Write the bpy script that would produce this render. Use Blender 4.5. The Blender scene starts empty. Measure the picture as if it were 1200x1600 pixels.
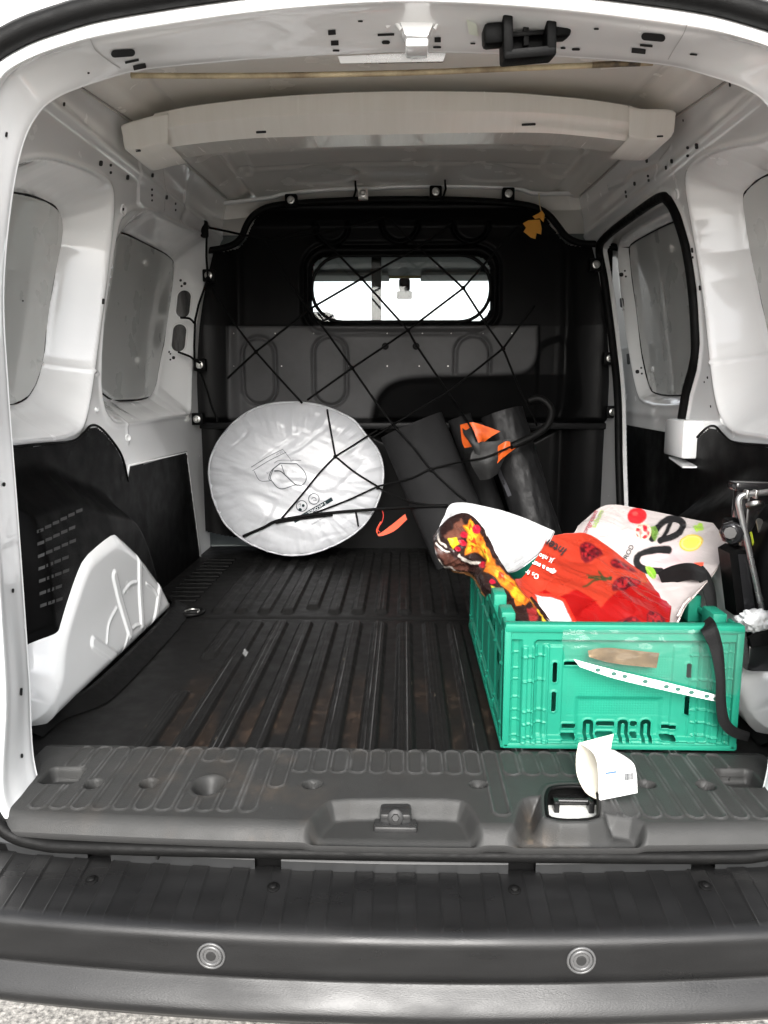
import bpy, bmesh, math, random
import numpy as np
from mathutils import Vector, Matrix
from mathutils.bvhtree import BVHTree

random.seed(7)
rng = np.random.default_rng(7)
scene = bpy.context.scene
COL = scene.collection

# ------------------------------------------------------------------ camera
F = 1200.0
PITCH = math.atan(200 / F)
YAW = math.atan(32 / F * math.cos(PITCH))
CAM = np.array([0.01, 0.0, 1.19])
cd = bpy.data.cameras.new('camera')
cd.sensor_fit = 'VERTICAL'; cd.sensor_height = 36; cd.sensor_width = 27
cd.lens = 36 * F / 1600
cd.clip_start = 0.02; cd.clip_end = 500
co = bpy.data.objects.new('camera', cd); COL.objects.link(co)
co.location = CAM; co.rotation_euler = (math.pi / 2 - PITCH, 0, YAW)
scene.camera = co

# ------------------------------------------------------------------ light
SUN_EL, SUN_AZ = math.radians(34), math.radians(1)     # behind the camera, a little to the left
w = bpy.data.worlds.new('World'); scene.world = w; w.use_nodes = True
wn = w.node_tree.nodes; wl = w.node_tree.links
bg = wn['Background']; bg.inputs['Strength'].default_value = 0.15
sky = wn.new('ShaderNodeTexSky'); sky.sky_type = 'NISHITA'; sky.sun_disc = False
sky.sun_elevation = SUN_EL; sky.sun_rotation = math.pi + SUN_AZ
sky.air_density = 1.0; sky.dust_density = 4.0; sky.ozone_density = 1.0
hs = wn.new('ShaderNodeHueSaturation'); hs.inputs['Saturation'].default_value = 0.22
wl.new(sky.outputs[0], hs.inputs['Color']); wl.new(hs.outputs[0], bg.inputs['Color'])
sd = bpy.data.lights.new('sun', 'SUN'); sd.energy = 1.5; sd.angle = math.radians(32); sd.color = (1, .98, .95)
so = bpy.data.objects.new('sun', sd); COL.objects.link(so)
# direction the light travels: from behind (-y), from above, slightly from the left
_d = Vector((math.sin(SUN_AZ) * math.cos(SUN_EL), math.cos(SUN_AZ) * math.cos(SUN_EL), -math.sin(SUN_EL)))
so.rotation_euler = _d.to_track_quat('-Z', 'Y').to_euler(); so.location = (-1, -4, 6)
vs = scene.view_settings
vs.view_transform = 'Standard'; vs.look = 'None'; vs.gamma = 1.0; vs.exposure = 1.85
cy = scene.cycles
cy.max_bounces = 12; cy.diffuse_bounces = 7; cy.glossy_bounces = 5; cy.transmission_bounces = 8
cy.transparent_max_bounces = 12; cy.use_denoising = True; cy.sample_clamp_indirect = 8.0
cy.caustics_reflective = False; cy.caustics_refractive = False

# ------------------------------------------------------------------ pixel <-> place helpers
_ct, _st, _cy, _sy = math.cos(PITCH), math.sin(PITCH), math.cos(YAW), math.sin(YAW)
def ray(px, py):
    u = (px - 600) / F; v = (800 - py) / F
    fy = _ct + v * _st; fz = -_st + v * _ct
    return np.array([u * _cy - fy * _sy, u * _sy + fy * _cy, fz])
def at(px, py, x=None, y=None, z=None):
    d = ray(px, py)
    t = (x - CAM[0]) / d[0] if x is not None else (y - CAM[1]) / d[1] if y is not None else (z - CAM[2]) / d[2]
    return CAM + t * d
def proj(P):
    D = np.asarray(P, float) - CAM
    dx, dy, dz = D[..., 0], D[..., 1], D[..., 2]
    fx = dx * _cy + dy * _sy; fy = -dx * _sy + dy * _cy
    ww = fy * _ct - dz * _st; v = fy * _st + dz * _ct
    return np.stack([600 + F * fx / ww, 800 - F * v / ww], -1)
def W(z):
    z = np.asarray(z, float)
    return 0.70 - 0.23 * np.maximum(0, z - 1.1) ** 2
def atw(px, py, s, off=0.0):
    x = s * 0.7
    for _ in range(8):
        p = at(px, py, x=x); x = s * (float(W(p[2])) + off)
    return p
def yz(pts, s, off=0.0):
    return [tuple(atw(a, b, s, off)[1:]) for a, b in pts]

# ------------------------------------------------------------------ maths helpers
def sdf(X, Y, poly):
    """signed distance, positive inside"""
    P = np.asarray(poly, float); Q = np.roll(P, -1, 0)
    d = np.full(X.shape, 1e9); ins = np.zeros(X.shape, bool)
    for (ax, ay), (bx, by) in zip(P, Q):
        ex, ey = bx - ax, by - ay
        L = ex * ex + ey * ey + 1e-18
        t = np.clip(((X - ax) * ex + (Y - ay) * ey) / L, 0, 1)
        d = np.minimum(d, (X - ax - t * ex) ** 2 + (Y - ay - t * ey) ** 2)
        c = ((ay <= Y) & (by > Y)) | ((by <= Y) & (ay > Y))
        if ey != 0:
            ins ^= c & (X < ax + (Y - ay) * ex / ey)
    d = np.sqrt(d)
    return np.where(ins, d, -d)
def dline(X, Y, pts):
    d = np.full(X.shape, 1e9)
    for (ax, ay), (bx, by) in zip(pts[:-1], pts[1:]):
        ex, ey = bx - ax, by - ay
        t = np.clip(((X - ax) * ex + (Y - ay) * ey) / (ex * ex + ey * ey + 1e-18), 0, 1)
        d = np.minimum(d, np.hypot(X - ax - t * ex, Y - ay - t * ey))
    return d
def rbox(X, Y, cx, cy_, hx, hy, r=0.0):
    """rounded box sdf, positive inside"""
    qx = np.abs(X - cx) - hx + r; qy = np.abs(Y - cy_) - hy + r
    return -(np.hypot(np.maximum(qx, 0), np.maximum(qy, 0)) + np.minimum(np.maximum(qx, qy), 0) - r)
def ss(a, b, x):
    t = np.clip((x - a) / (b - a), 0, 1); return t * t * (3 - 2 * t)
def chaikin(pts, n=2, closed=True):
    P = [np.asarray(p, float) for p in pts]
    for _ in range(n):
        R = []
        m = len(P)
        for i in range(m if closed else m - 1):
            a, b = P[i], P[(i + 1) % m]
            R += [a * .75 + b * .25, a * .25 + b * .75]
        if not closed: R = [P[0]] + R + [P[-1]]
        P = R
    return np.array(P)
def cr(P, n, axis=0):
    """Catmull-Rom resample of an array along an axis to n samples"""
    P = np.moveaxis(np.asarray(P, float), axis, 0); m = len(P)
    t = np.linspace(0, m - 1, n); i = np.minimum(t.astype(int), m - 2); f = (t - i).reshape((-1,) + (1,) * (P.ndim - 1))
    E_ = np.concatenate([[2 * P[0] - P[1]], P, [2 * P[-1] - P[-2]]])
    a, b, c, d = E_[i], E_[i + 1], E_[i + 2], E_[i + 3]
    R = .5 * (2 * b + (c - a) * f + (2 * a - 5 * b + 4 * c - d) * f ** 2 + (3 * b - a - 3 * c + d) * f ** 3)
    return np.moveaxis(R, 0, axis)
def vnoise(X, Y, s, seed=0):
    """cheap value noise on arrays"""
    X = np.asarray(X) / s; Y = np.asarray(Y) / s
    def h(i, j):
        v = np.sin(i * 127.1 + j * 311.7 + seed * 74.7) * 43758.5453
        return v - np.floor(v)
    i, j = np.floor(X), np.floor(Y); fx, fy = X - i, Y - j
    fx = fx * fx * (3 - 2 * fx); fy = fy * fy * (3 - 2 * fy)
    return (h(i, j) * (1 - fx) + h(i + 1, j) * fx) * (1 - fy) + (h(i, j + 1) * (1 - fx) + h(i + 1, j + 1) * fx) * fy
def fbm(X, Y, s, seed=0, o=4):
    r = 0; a = .5
    for k in range(o):
        r = r + a * vnoise(X, Y, s, seed + k * 13); s *= .5; a *= .5
    return r

# ------------------------------------------------------------------ materials
MATS = {}
def mat(name, col, rough=.5, metal=0.0, bump=0.0, bscale=200, var=0.0, vscale=6, var2=None, coat=0.0, spec=.5,
        attr=False, rvar=0.0, sheen=0.0, stretch=(1, 1, 1)):
    m = bpy.data.materials.new(name); m.use_nodes = True
    n = m.node_tree.nodes; l = m.node_tree.links; b = n['Principled BSDF']
    b.inputs['Base Color'].default_value = (*col, 1); b.inputs['Roughness'].default_value = rough
    b.inputs['Metallic'].default_value = metal; b.inputs['Specular IOR Level'].default_value = spec
    b.inputs['Coat Weight'].default_value = coat; b.inputs['Coat Roughness'].default_value = .03
    b.inputs['Sheen Weight'].default_value = sheen
    tc = n.new('ShaderNodeTexCoord'); mp = n.new('ShaderNodeMapping'); l.new(tc.outputs['Object'], mp.inputs['Vector'])
    mp.inputs['Scale'].default_value = stretch
    if var or attr:
        src = None
        if attr:
            a = n.new('ShaderNodeVertexColor'); a.layer_name = 'col'; src = a.outputs['Color']
        if var:
            t = n.new('ShaderNodeTexNoise'); t.inputs['Scale'].default_value = vscale; t.inputs['Detail'].default_value = 8
            t.inputs['Roughness'].default_value = .65
            l.new(mp.outputs[0], t.inputs['Vector'])
            r = n.new('ShaderNodeValToRGB'); r.color_ramp.elements[0].position = .35; r.color_ramp.elements[1].position = .7
            l.new(t.outputs['Fac'], r.inputs[0])
            mx = n.new('ShaderNodeMix'); mx.data_type = 'RGBA'; mx.blend_type = 'MIX'
            c2 = var2 or tuple(c * .6 for c in col)
            mul = n.new('ShaderNodeMath'); mul.operation = 'MULTIPLY'; mul.inputs[1].default_value = var
            l.new(r.outputs[0], mul.inputs[0]); l.new(mul.outputs[0], mx.inputs['Factor'])
            if src: l.new(src, mx.inputs['A'])
            else: mx.inputs['A'].default_value = (*col, 1)
            mx.inputs['B'].default_value = (*c2, 1)
            src = mx.outputs['Result']
        l.new(src, b.inputs['Base Color'])
    if rvar:
        t = n.new('ShaderNodeTexNoise'); t.inputs['Scale'].default_value = vscale * 2.3; t.inputs['Detail'].default_value = 6
        l.new(mp.outputs[0], t.inputs['Vector'])
        mr = n.new('ShaderNodeMapRange'); mr.inputs['To Min'].default_value = max(0.02, rough - rvar); mr.inputs['To Max'].default_value = rough + rvar
        mr.inputs['From Min'].default_value = .3; mr.inputs['From Max'].default_value = .7
        l.new(t.outputs['Fac'], mr.inputs['Value']); l.new(mr.outputs[0], b.inputs['Roughness'])
    if bump:
        t = n.new('ShaderNodeTexNoise'); t.inputs['Scale'].default_value = bscale; t.inputs['Detail'].default_value = 4
        l.new(mp.outputs[0], t.inputs['Vector'])
        bp = n.new('ShaderNodeBump'); bp.inputs['Strength'].default_value = bump; bp.inputs['Distance'].default_value = .002
        l.new(t.outputs['Fac'], bp.inputs['Height']); l.new(bp.outputs[0], b.inputs['Normal'])
    MATS[name] = m
    return m
M_white = mat('white_paint', (.82, .825, .825), .22, bump=.03, bscale=200, var=.15, vscale=5, var2=(.77, .77, .765), coat=1.0, rvar=.06)
M_beige = mat('roof_paint', (.82, .795, .75), .24, bump=.06, bscale=220, var=.3, vscale=4, var2=(.78, .75, .70), coat=.25, rvar=.06)
M_panel = mat('panel_paint', (.50, .51, .495), .3, bump=.02, bscale=220, var=.06, vscale=4, var2=(.44, .45, .435), coat=1.0, rvar=.06)
M_blk = mat('black_plastic', (.0026, .0026, .0027), .45, bump=.25, bscale=900, var=.35, vscale=9, var2=(.0045, .0044, .0042), rvar=.09, spec=.07)
M_part = mat('partition_plastic', (.005, .005, .0052), .34, bump=.10, bscale=700, attr=True, var=.2, vscale=8, var2=(.0045, .0044, .0042), rvar=.05, spec=.08)
M_rub = mat('black_rubber', (.0035, .0035, .0035), .5, bump=.2, bscale=500, var=.3, vscale=30, var2=(.008, .0078, .0075), rvar=.1, spec=.09)
M_dark = mat('dark_void', (.004, .004, .004), .7)
M_dash = mat('cab_grey', (.16, .18, .175), .7, bump=.2, bscale=300)
M_metal = mat('bare_metal', (.62, .62, .62), .3, metal=1.0, bump=.1, bscale=300, rvar=.1)
M_bolt = mat('zinc_bolt', (.45, .45, .43), .35, metal=1.0, rvar=.1)
M_shell = mat('outer_paint', (.82, .82, .82), .18, coat=.6)

# ------------------------------------------------------------------ mesh helpers
def link(name, me, m, parent=None):
    o = bpy.data.objects.new(name, me); COL.objects.link(o)
    if m is not None:
        for k in (m if isinstance(m, (list, tuple)) else [m]): me.materials.append(k)
    if parent is not None: o.parent = parent; o.matrix_parent_inverse = parent.matrix_world.inverted()
    return o
def mesh(name, V, Fc, m, parent=None, smooth=True, mi=None, col=None):
    me = bpy.data.meshes.new(name)
    me.from_pydata([tuple(map(float, v)) for v in V], [], [tuple(map(int, f)) for f in Fc])
    if smooth: me.polygons.foreach_set('use_smooth', [True] * len(me.polygons))
    if mi is not None: me.polygons.foreach_set('material_index', np.asarray(mi, np.int32))
    if col is not None:
        ca = me.color_attributes.new('col', 'FLOAT_COLOR', 'POINT')
        c = np.ones((len(V), 4)); c[:, :3] = col
        ca.data.foreach_set('color', c.ravel())
    me.update()
    return link(name, me, m, parent)
def gfaces(n, m, flip=False):
    i, j = np.meshgrid(np.arange(n - 1), np.arange(m - 1), indexing='ij')
    a = (i * m + j).ravel()
    f = np.stack([a, a + 1, a + m + 1, a + m], 1)
    return f[:, ::-1] if flip else f
def grid(name, P, m, parent=None, keep=None, mi=None, col=None, flip=False, smooth=True):
    n, k = P.shape[:2]
    V = P.reshape(-1, 3); f = gfaces(n, k, flip)
    if mi is not None:
        mi = np.asarray(mi).ravel()[f[:, 0]]
    if keep is not None:
        kk = keep.ravel()[f].all(1); f = f[kk]
        if mi is not None: mi = mi[kk]
        used = np.unique(f); mp = np.full(len(V), -1); mp[used] = np.arange(len(used))
        V = V[used]; f = mp[f]
        if col is not None: col = col.reshape(-1, 3)[used]
    if col is not None: col = np.asarray(col).reshape(-1, 3)
    return mesh(name, V, f, m, parent, smooth, mi, col)
def tube(name, pts, r, m, parent=None, n=8, closed=False, res=None, flat=None, bm_only=False):
    P = np.asarray(pts, float)
    if res: P = cr(np.concatenate([P, P[:1]]) if closed else P, res + (1 if closed else 0))
    if res and closed: P = P[:-1]
    k = len(P); rr = np.broadcast_to(np.asarray(r, float), (k,)) if np.ndim(r) == 0 or len(np.atleast_1d(r)) == k else cr(np.asarray(r, float)[:, None], k)[:, 0]
    if closed: T = np.roll(P, -1, 0) - np.roll(P, 1, 0)
    else:
        T = np.gradient(P, axis=0)
    T /= np.linalg.norm(T, axis=1, keepdims=True) + 1e-12
    up = np.array([0, 0, 1.0]) if abs(T[0][2]) < .9 else np.array([1.0, 0, 0])
    N = up - T[0] * (up @ T[0]); N /= np.linalg.norm(N)
    V = []
    for i in range(k):
        N = N - T[i] * (N @ T[i]); N /= np.linalg.norm(N) + 1e-12
        B = np.cross(T[i], N)
        for q in range(n):
            a = 2 * math.pi * q / n
            V.append(P[i] + rr[i] * (math.cos(a) * N + math.sin(a) * B * (flat or 1)))
    f = []
    for i in range(k if closed else k - 1):
        i2 = (i + 1) % k
        for q in range(n):
            q2 = (q + 1) % n
            f.append((i * n + q, i * n + q2, i2 * n + q2, i2 * n + q))
    if not closed:
        f.append(tuple(range(n))[::-1]); f.append(tuple((k - 1) * n + q for q in range(n)))
    if bm_only: return V, f
    return mesh(name, V, f, m, parent)
class MB:
    """collects boxes / tubes / prisms into one mesh"""
    def __init__(s): s.V = []; s.F = []; s.mi = []
    def add(s, V, Fc, mi=0):
        b = len(s.V); s.V += [tuple(v) for v in V]; s.F += [tuple(i + b for i in f) for f in Fc]; s.mi += [mi] * len(Fc)
    def box(s, x0, x1, y0, y1, z0, z1, mi=0, M=None, ch=0.0):
        bm = bmesh.new(); bmesh.ops.create_cube(bm, size=1)
        for v in bm.verts:
            v.co = Vector(((x0 + x1) / 2 + v.co.x * (x1 - x0), (y0 + y1) / 2 + v.co.y * (y1 - y0), (z0 + z1) / 2 + v.co.z * (z1 - z0)))
        if ch: bmesh.ops.bevel(bm, geom=bm.edges[:], offset=ch, segments=2, affect='EDGES', profile=.5)
        if M is not None: bmesh.ops.transform(bm, matrix=M, verts=bm.verts)
        bm.verts.index_update()
        s.add([v.co[:] for v in bm.verts], [[v.index for v in f.verts] for f in bm.faces], mi); bm.free(); return s
    def tube(s, pts, r, mi=0, n=8, res=None, closed=False, flat=None):
        V, f = tube('', pts, r, None, n=n, res=res, closed=closed, flat=flat, bm_only=True); s.add(V, f, mi); return s
    def prism(s, pts, d, mi=0):
        """closed polygon of 3-D points extruded by vector d"""
        k = len(pts); P = np.asarray(pts, float); V = np.concatenate([P, P + np.asarray(d)])
        f = [tuple(range(k)), tuple(range(2 * k - 1, k - 1, -1))] + [(i, i + k, (i + 1) % k + k, (i + 1) % k) for i in range(k)]
        s.add(V, f, mi); return s
    def disc(s, c, nrm, r, h, mi=0, n=16, dome=0.0):
        nv = Vector(nrm).normalized(); q = nv.to_track_quat('Z', 'Y').to_matrix(); c = Vector(c)
        rings = [(r, 0), (r, h * .7), (r * .85, h)] + ([(r * .45, h + dome)] if dome else [])
        V = []
        for rr, hh in rings:
            for k in range(n):
                a = 2 * math.pi * k / n; V.append(c + q @ Vector((rr * math.cos(a), rr * math.sin(a), hh)))
        f = []
        for i in range(len(rings) - 1):
            for k in range(n): f.append((i * n + k, i * n + (k + 1) % n, (i + 1) * n + (k + 1) % n, (i + 1) * n + k))
        f.append(tuple((len(rings) - 1) * n + k for k in range(n)))
        s.add([v[:] for v in V], f, mi); return s
    def build(s, name, m, parent=None, smooth=False):
        o = mesh(name, s.V, s.F, m, parent, smooth, s.mi)
        bm = bmesh.new(); bm.from_mesh(o.data); bmesh.ops.recalc_face_normals(bm, faces=bm.faces); bm.to_mesh(o.data); bm.free()
        return o
def shade(o, ang=40):
    me = o.data
    me.polygons.foreach_set('use_smooth', [True] * len(me.polygons))
    bm = bmesh.new(); bm.from_mesh(me)
    a = math.radians(ang)
    for e in bm.edges:
        if len(e.link_faces) == 2 and e.calc_face_angle(0) > a: e.smooth = False
    bm.to_mesh(me); bm.free(); return o
def thing(name, label, cat, loc=(0, 0, 0), group=None):
    o = bpy.data.objects.new(name, None); COL.objects.link(o); o.location = loc; o.empty_display_size = .1
    o['label'] = label; o['category'] = cat
    if group: o['group'] = group
    bpy.context.view_layer.update()
    return o
BV = {}
def bvh(o):
    if o.name not in BV:
        me = o.data; BV[o.name] = BVHTree.FromPolygons([v.co[:] for v in me.vertices], [p.vertices[:] for p in me.polygons])
    return BV[o.name]
def hit(px, py, objs):
    best = None; d = Vector(ray(px, py)).normalized(); c = Vector(CAM)
    for o in objs:
        off = o.matrix_world.translation
        h = bvh(o).ray_cast(c - off, d)
        if h[0] is not None and (best is None or h[3] < best[2]): best = (h[0] + off, h[1] if h[1].dot(d) < 0 else -h[1], h[3])
    return best
def hpt(px, py, objs, off=.001):
    h = hit(px, py, objs)
    return None if h is None else np.array(h[0] + h[1] * off)
def patch(mb, poly, objs, off=.001, mi=0):
    """flat piece following a surface, outline given where the surface shows it"""
    P = [hpt(a, b, objs, off) for a, b in poly]
    if any(p is None for p in P): return False
    mb.add(P, [tuple(range(len(P)))], mi); return True
def patches(lst, name, m, parent, objs, off=.001):
    for pl_ in lst:
        q_ = MB()
        if patch(q_, pl_, objs, off): q_.build(name, m, parent)
def rrect(cx, cy_, w_, h_, ang=0, r=.3, n=3):
    """rounded rectangle outline in pixels"""
    pts = []; rad = r * min(w_, h_)
    for sx, sy, a0 in ((1, 1, 0), (-1, 1, 90), (-1, -1, 180), (1, -1, 270)):
        for k in range(n + 1):
            a = math.radians(a0 + 90 * k / n)
            pts.append((sx * (w_ / 2 - rad) + rad * math.cos(a), sy * (h_ / 2 - rad) + rad * math.sin(a)))
    c, s = math.cos(math.radians(ang)), math.sin(math.radians(ang))
    return [(cx + x * c - y * s, cy_ + x * s + y * c) for x, y in pts]

FL = 0.60          # load floor height

# =================================================================== GROUND
gm = mat('asphalt', (.07, .067, .063), .85, bump=1.0, bscale=150, var=1.0, vscale=95, var2=(.44, .42, .385))
g = MB(); g.box(-40, 40, -40, 40, -.3, 0)
go = g.build('ground', gm); go['kind'] = 'structure'

# =================================================================== VAN
van = thing('cargo_van', 'white panel van, rear end open on a bare load space with ribbed black floor', 'van')

# ---- rear opening ring -------------------------------------------------
R_lip = [(-.38, .968, .578), (-.50, .960, .580), (-.536, .956, .628), (-.536, .982, .761), (-.545, 1.006, .881), (-.56, 1.04, 1.03), (-.578, 1.075, 1.2),
         (-.588, 1.10, 1.35), (-.592, 1.125, 1.48), (-.583, 1.145, 1.57), (-.561, 1.153, 1.617), (-.525, 1.158, 1.641), (-.471, 1.162, 1.661), (-.40, 1.166, 1.679),
         (-.245, 1.17, 1.701), (-.12, 1.173, 1.713), (0, 1.174, 1.718)]
R_mid = [(-.38, 1.0, .580), (-.50, 1.0, .583), (-.538, 1.0, .630), (-.542, 1.03, .76), (-.553, 1.05, .88), (-.568, 1.08, 1.02), (-.586, 1.11, 1.2),
         (-.596, 1.14, 1.34), (-.598, 1.16, 1.46), (-.588, 1.175, 1.56), (-.57, 1.183, 1.612), (-.54, 1.19, 1.645), (-.48, 1.193, 1.664), (-.40, 1.195, 1.674),
         (-.245, 1.199, 1.697), (-.12, 1.202, 1.71), (0, 1.203, 1.715)]
R_in = [(-.38, 1.04, .582), (-.51, 1.05, .585), (-.541, 1.055, .627), (-.552, 1.081, .754), (-.563, 1.105, .88), (-.575, 1.13, 1.002), (-.594, 1.168, 1.19),
        (-.603, 1.195, 1.33), (-.596, 1.223, 1.46), (-.58, 1.24, 1.55), (-.557, 1.25, 1.60), (-.525, 1.256, 1.628), (-.47, 1.270, 1.653), (-.40, 1.282, 1.674),
        (-.245, 1.290, 1.690), (-.12, 1.292, 1.697), (0, 1.292, 1.700)]
def full(c):
    c = np.asarray(c, float); m = c[:-1][::-1] * np.array([-1, 1, 1]); return np.concatenate([c, m])
lip, mid, inn = full(R_lip), full(R_mid), full(R_in)
cen = np.array([0, 0, 1.15])
def outward(c, d, dy):
    n = np.gradient(c, axis=0); t = n / np.linalg.norm(n, axis=1, keepdims=True)
    o = np.stack([-t[:, 2], np.zeros(len(c)), t[:, 0]], 1)
    o /= np.linalg.norm(o, axis=1, keepdims=True) + 1e-9
    sgn = np.sign((o * (c - cen)).sum(1)); o *= sgn[:, None]
    r = c + o * d; r[:, 1] += dy; return r
lipo = outward(lip, .012, .004); bed = outward(lip, .03, .016); body0 = outward(lip, .055, .012); body1 = outward(lip, .075, -.004); body2 = outward(lip, .16, .01); body3 = outward(lip, .20, .06)
body3[:, 0] *= 1.08; body4 = body3.copy(); body4[:, 1] = 3.0; body4[:, 0] *= 1.04
fl1 = outward(inn, .012, .006); fl2 = outward(inn, .12, .02)
ringP = np.stack([bed, lipo, lip, lip * .5 + mid * .5 + np.array([0, 0, 0]), mid, mid * .5 + inn * .5, inn, fl1, fl2])
ringP = cr(cr(ringP, 41, 0), 261, 1)
rear_frame = grid('rear_door_frame', ringP, M_white, van)
for B_ in (body0, body1, body2, body3): B_[:, 1] += .07 * ss(.66, .60, B_[:, 2])
shellP = cr(np.stack([bed, body0, body1, body2, body3, body4]), 261, 1)
shell = grid('outer_body', shellP, M_shell, van)
# weatherstrip
wsp = outward(lip, .036, .004)[3:-3]
tube('weatherstrip', wsp, .0165, M_rub, van, n=10, res=220)
_w0, _w1 = wsp[0], wsp[-1]
bseal = np.array([tuple(_w0 + np.array([.004, 0, .01])), (-.562, .966, .66), (-.553, .955, .615), (-.53, .948, .588), (-.485, .944, .574), (-.40, .941, .571), (0, .938, .570), (.40, .941, .571), (.485, .944, .574), (.53, .948, .588), (.553, .955, .615), (.562, .966, .66), tuple(_w1 + np.array([-.004, 0, .01]))])
tube('sill_weatherstrip', bseal, .0095, M_rub, van, n=10, res=160)
jt = at(247, 1331, y=.946)
tube('seal_joint', [jt + np.array([-.0012, 0, 0]), jt + np.array([.0012, 0, 0])], .0101, M_dark, van, n=12)
# low body panel behind the bumper
mb = MB(); mb.box(-.80, .80, .985, 1.05, .42, .545); mb.build('rear_panel', M_blk, van)
fxx = np.linspace(-.7, .7, 60)
grid('sill_fascia', np.array([[(x, .962 + .105 * x * x + .9 * max(0, abs(x) - .5) ** 2, z) for z in (.510, .545, .576)] for x in fxx]), M_blk, van)
mb = MB(); mb.box(-.80, .80, 1.0, 3.0, .34, .40); mb.build('underbody', M_dark, van)

# ---- side walls ---------------------------------------------------------
YY, ZZ = np.meshgrid(np.arange(1.10, 2.745, .004), np.arange(.58, 1.83, .004), indexing='ij')
def pocket(rim, pane, D, bead=.004, edge=.010, prof=1.0):
    r = sdf(YY, ZZ, rim); p = sdf(YY, ZZ, pane)
    t = np.clip(r / (r + np.maximum(-p, 0) + 1e-6), 0, 1); t = np.where(p > 0, 1, np.where(r > 0, t, 0))
    s = (t * t * (3 - 2 * t)) * .6 + .4 * (1 - (1 - t) ** 2)
    s = np.where(r > 0, s, 0)
    d = D * s - bead * np.exp(-(r / .007) ** 2) + edge * np.exp(-((p + .002) / .0045) ** 2)
    return d, r, p
# soft inward roll between ceiling and wall, shared bumps
base = .006 * ss(1.70, 1.74, ZZ) - .006 * np.exp(-((ZZ - 1.683) / .01) ** 2)
# left --------------------------------------------------------------------
rimL = chaikin(yz([(20, 262), (32, 253), (73, 245), (133, 263), (168, 282), (177, 303), (174, 360), (163, 453), (150, 553), (135, 653), (117, 682), (17, 690)], -1) + [(1.25, 1.09), (1.25, 1.58)], 2)
paneL = chaikin(yz([(25, 300), (60, 305), (90, 317), (106, 332), (108, 370), (97, 420), (83, 503), (77, 570), (60, 617), (37, 632), (13, 632)], -1, .075) + [(1.33, 1.13), (1.33, 1.54)], 1)
frimL = chaikin(yz([(180, 370), (186, 340), (205, 326), (233, 327), (275, 350), (318, 366), (322, 385), (320, 437), (303, 520), (298, 620), (297, 650), (280, 649), (197, 663), (173, 662), (157, 630), (157, 553), (167, 453)], -1), 2)
fpaneL = chaikin(yz([(177, 437), (186, 372), (192, 360), (230, 379), (271, 400), (277, 414), (273, 453), (263, 520), (253, 570), (247, 608), (236, 625), (160, 627), (157, 553)], -1, .07), 1)
dA, rA, pA = pocket(rimL, paneL, .085)
dB, rB, pB = pocket(frimL, fpaneL, .075)
# stiffening bead on the pillar between the pockets and a ledge step at the top
dep = base + dA + dB
dep = dep + .003 * np.exp(-((YY - 2.30) / .02) ** 2) * (ZZ > 1.5) * (rB < -.01)
dep = dep - .004 * ss(.0045, .002, dline(YY, ZZ, yz([(92, 563), (126, 584)], -1, .04))) - .0035 * ss(0, .006, sdf(YY, ZZ, yz([(217, 243), (258, 256), (257, 330), (236, 337), (214, 320)], -1)))
dep = dep - .003 * np.exp(-(dline(YY, ZZ, yz([(162, 628), (196, 652), (200, 690)], -1)) / .006) ** 2)
XL = -(W(ZZ) + dep)
PL = np.stack([XL, YY, ZZ], -1)
lw = (pA < 0) & (pB < 0)
def grown(m):
    k = m.copy(); k[1:] |= m[:-1]; k[:-1] |= m[1:]; k[:, 1:] |= m[:, :-1]; k[:, :-1] |= m[:, 1:]; return k
wallL = grid('side_panel', PL, M_white, van, keep=grown(lw), flip=True)
panL1 = grid('window_blank', PL, M_panel, van, keep=pA >= 0, flip=True)
panL2 = grid('window_blank', PL, M_panel, van, keep=pB >= 0, flip=True)
# right -------------------------------------------------------------------
rimR = chaikin([(1.24, 1.09)] + yz([(1198, 222), (1150, 228), (1100, 243), (1077, 263), (1072, 287), (1083, 353), (1100, 453), (1110, 553), (1120, 630), (1137, 667), (1160, 677), (1195, 680)], 1) + [(1.24, 1.05)], 2)
rimR = chaikin([(1.24, 1.60)] + yz([(1198, 222), (1150, 228), (1100, 243), (1077, 263), (1072, 287), (1083, 353), (1100, 453), (1110, 553), (1120, 630), (1137, 667), (1160, 677), (1195, 680)], 1) + [(1.24, 1.08)], 2)
paneR = chaikin([(1.30, 1.52)] + yz([(1198, 270), (1177, 280), (1158, 298), (1154, 312), (1157, 337), (1167, 403), (1187, 487), (1198, 545)], 1, .08) + [(1.52, 1.14), (1.30, 1.14)], 1)
sealpx = [(973, 830), (972, 780), (970, 720), (968, 620), (960, 537), (947, 437), (939, 390), (950, 370), (987, 341), (1033, 310), (1050, 315), (1063, 340), (1077, 387), (1087, 453), (1092, 537), (1088, 573), (1077, 613), (1069, 660)]
seal3 = [atw(a, b, 1) for a, b in sealpx]
doorR = [tuple(p[1:]) for p in seal3] + [(1.93, .95), (1.95, .60), (2.44, .60)]
dpane = chaikin(yz([(983, 388), (990, 378), (1057, 343), (1075, 345), (1095, 450), (1100, 537), (1095, 600), (1085, 618), (1023, 618), (1013, 600), (1000, 537), (988, 437)], 1, .10), 1)
drim = chaikin(yz([(925, 390), (975, 345), (1055, 312), (1095, 330), (1115, 450), (1120, 537), (1105, 655), (960, 655), (950, 600), (938, 500)], 1, .05), 2)
dA2, rA2, pA2 = pocket(rimR, paneR, .085)
q = sdf(YY, ZZ, doorR)
dep = base + dA2 - .004 * np.exp(-((q + .016) / .007) ** 2) + .018 * ss(-.012, .002, q)
dep = dep - .004 * ss(.0045, .002, dline(YY, ZZ, yz([(1137, 568), (1185, 546)], 1, .04))) - .0035 * np.exp(-(dline(YY, ZZ, yz([(948, 293), (972, 284), (985, 268), (1030, 254), (1046, 232)], 1)) / .005) ** 2)
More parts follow.
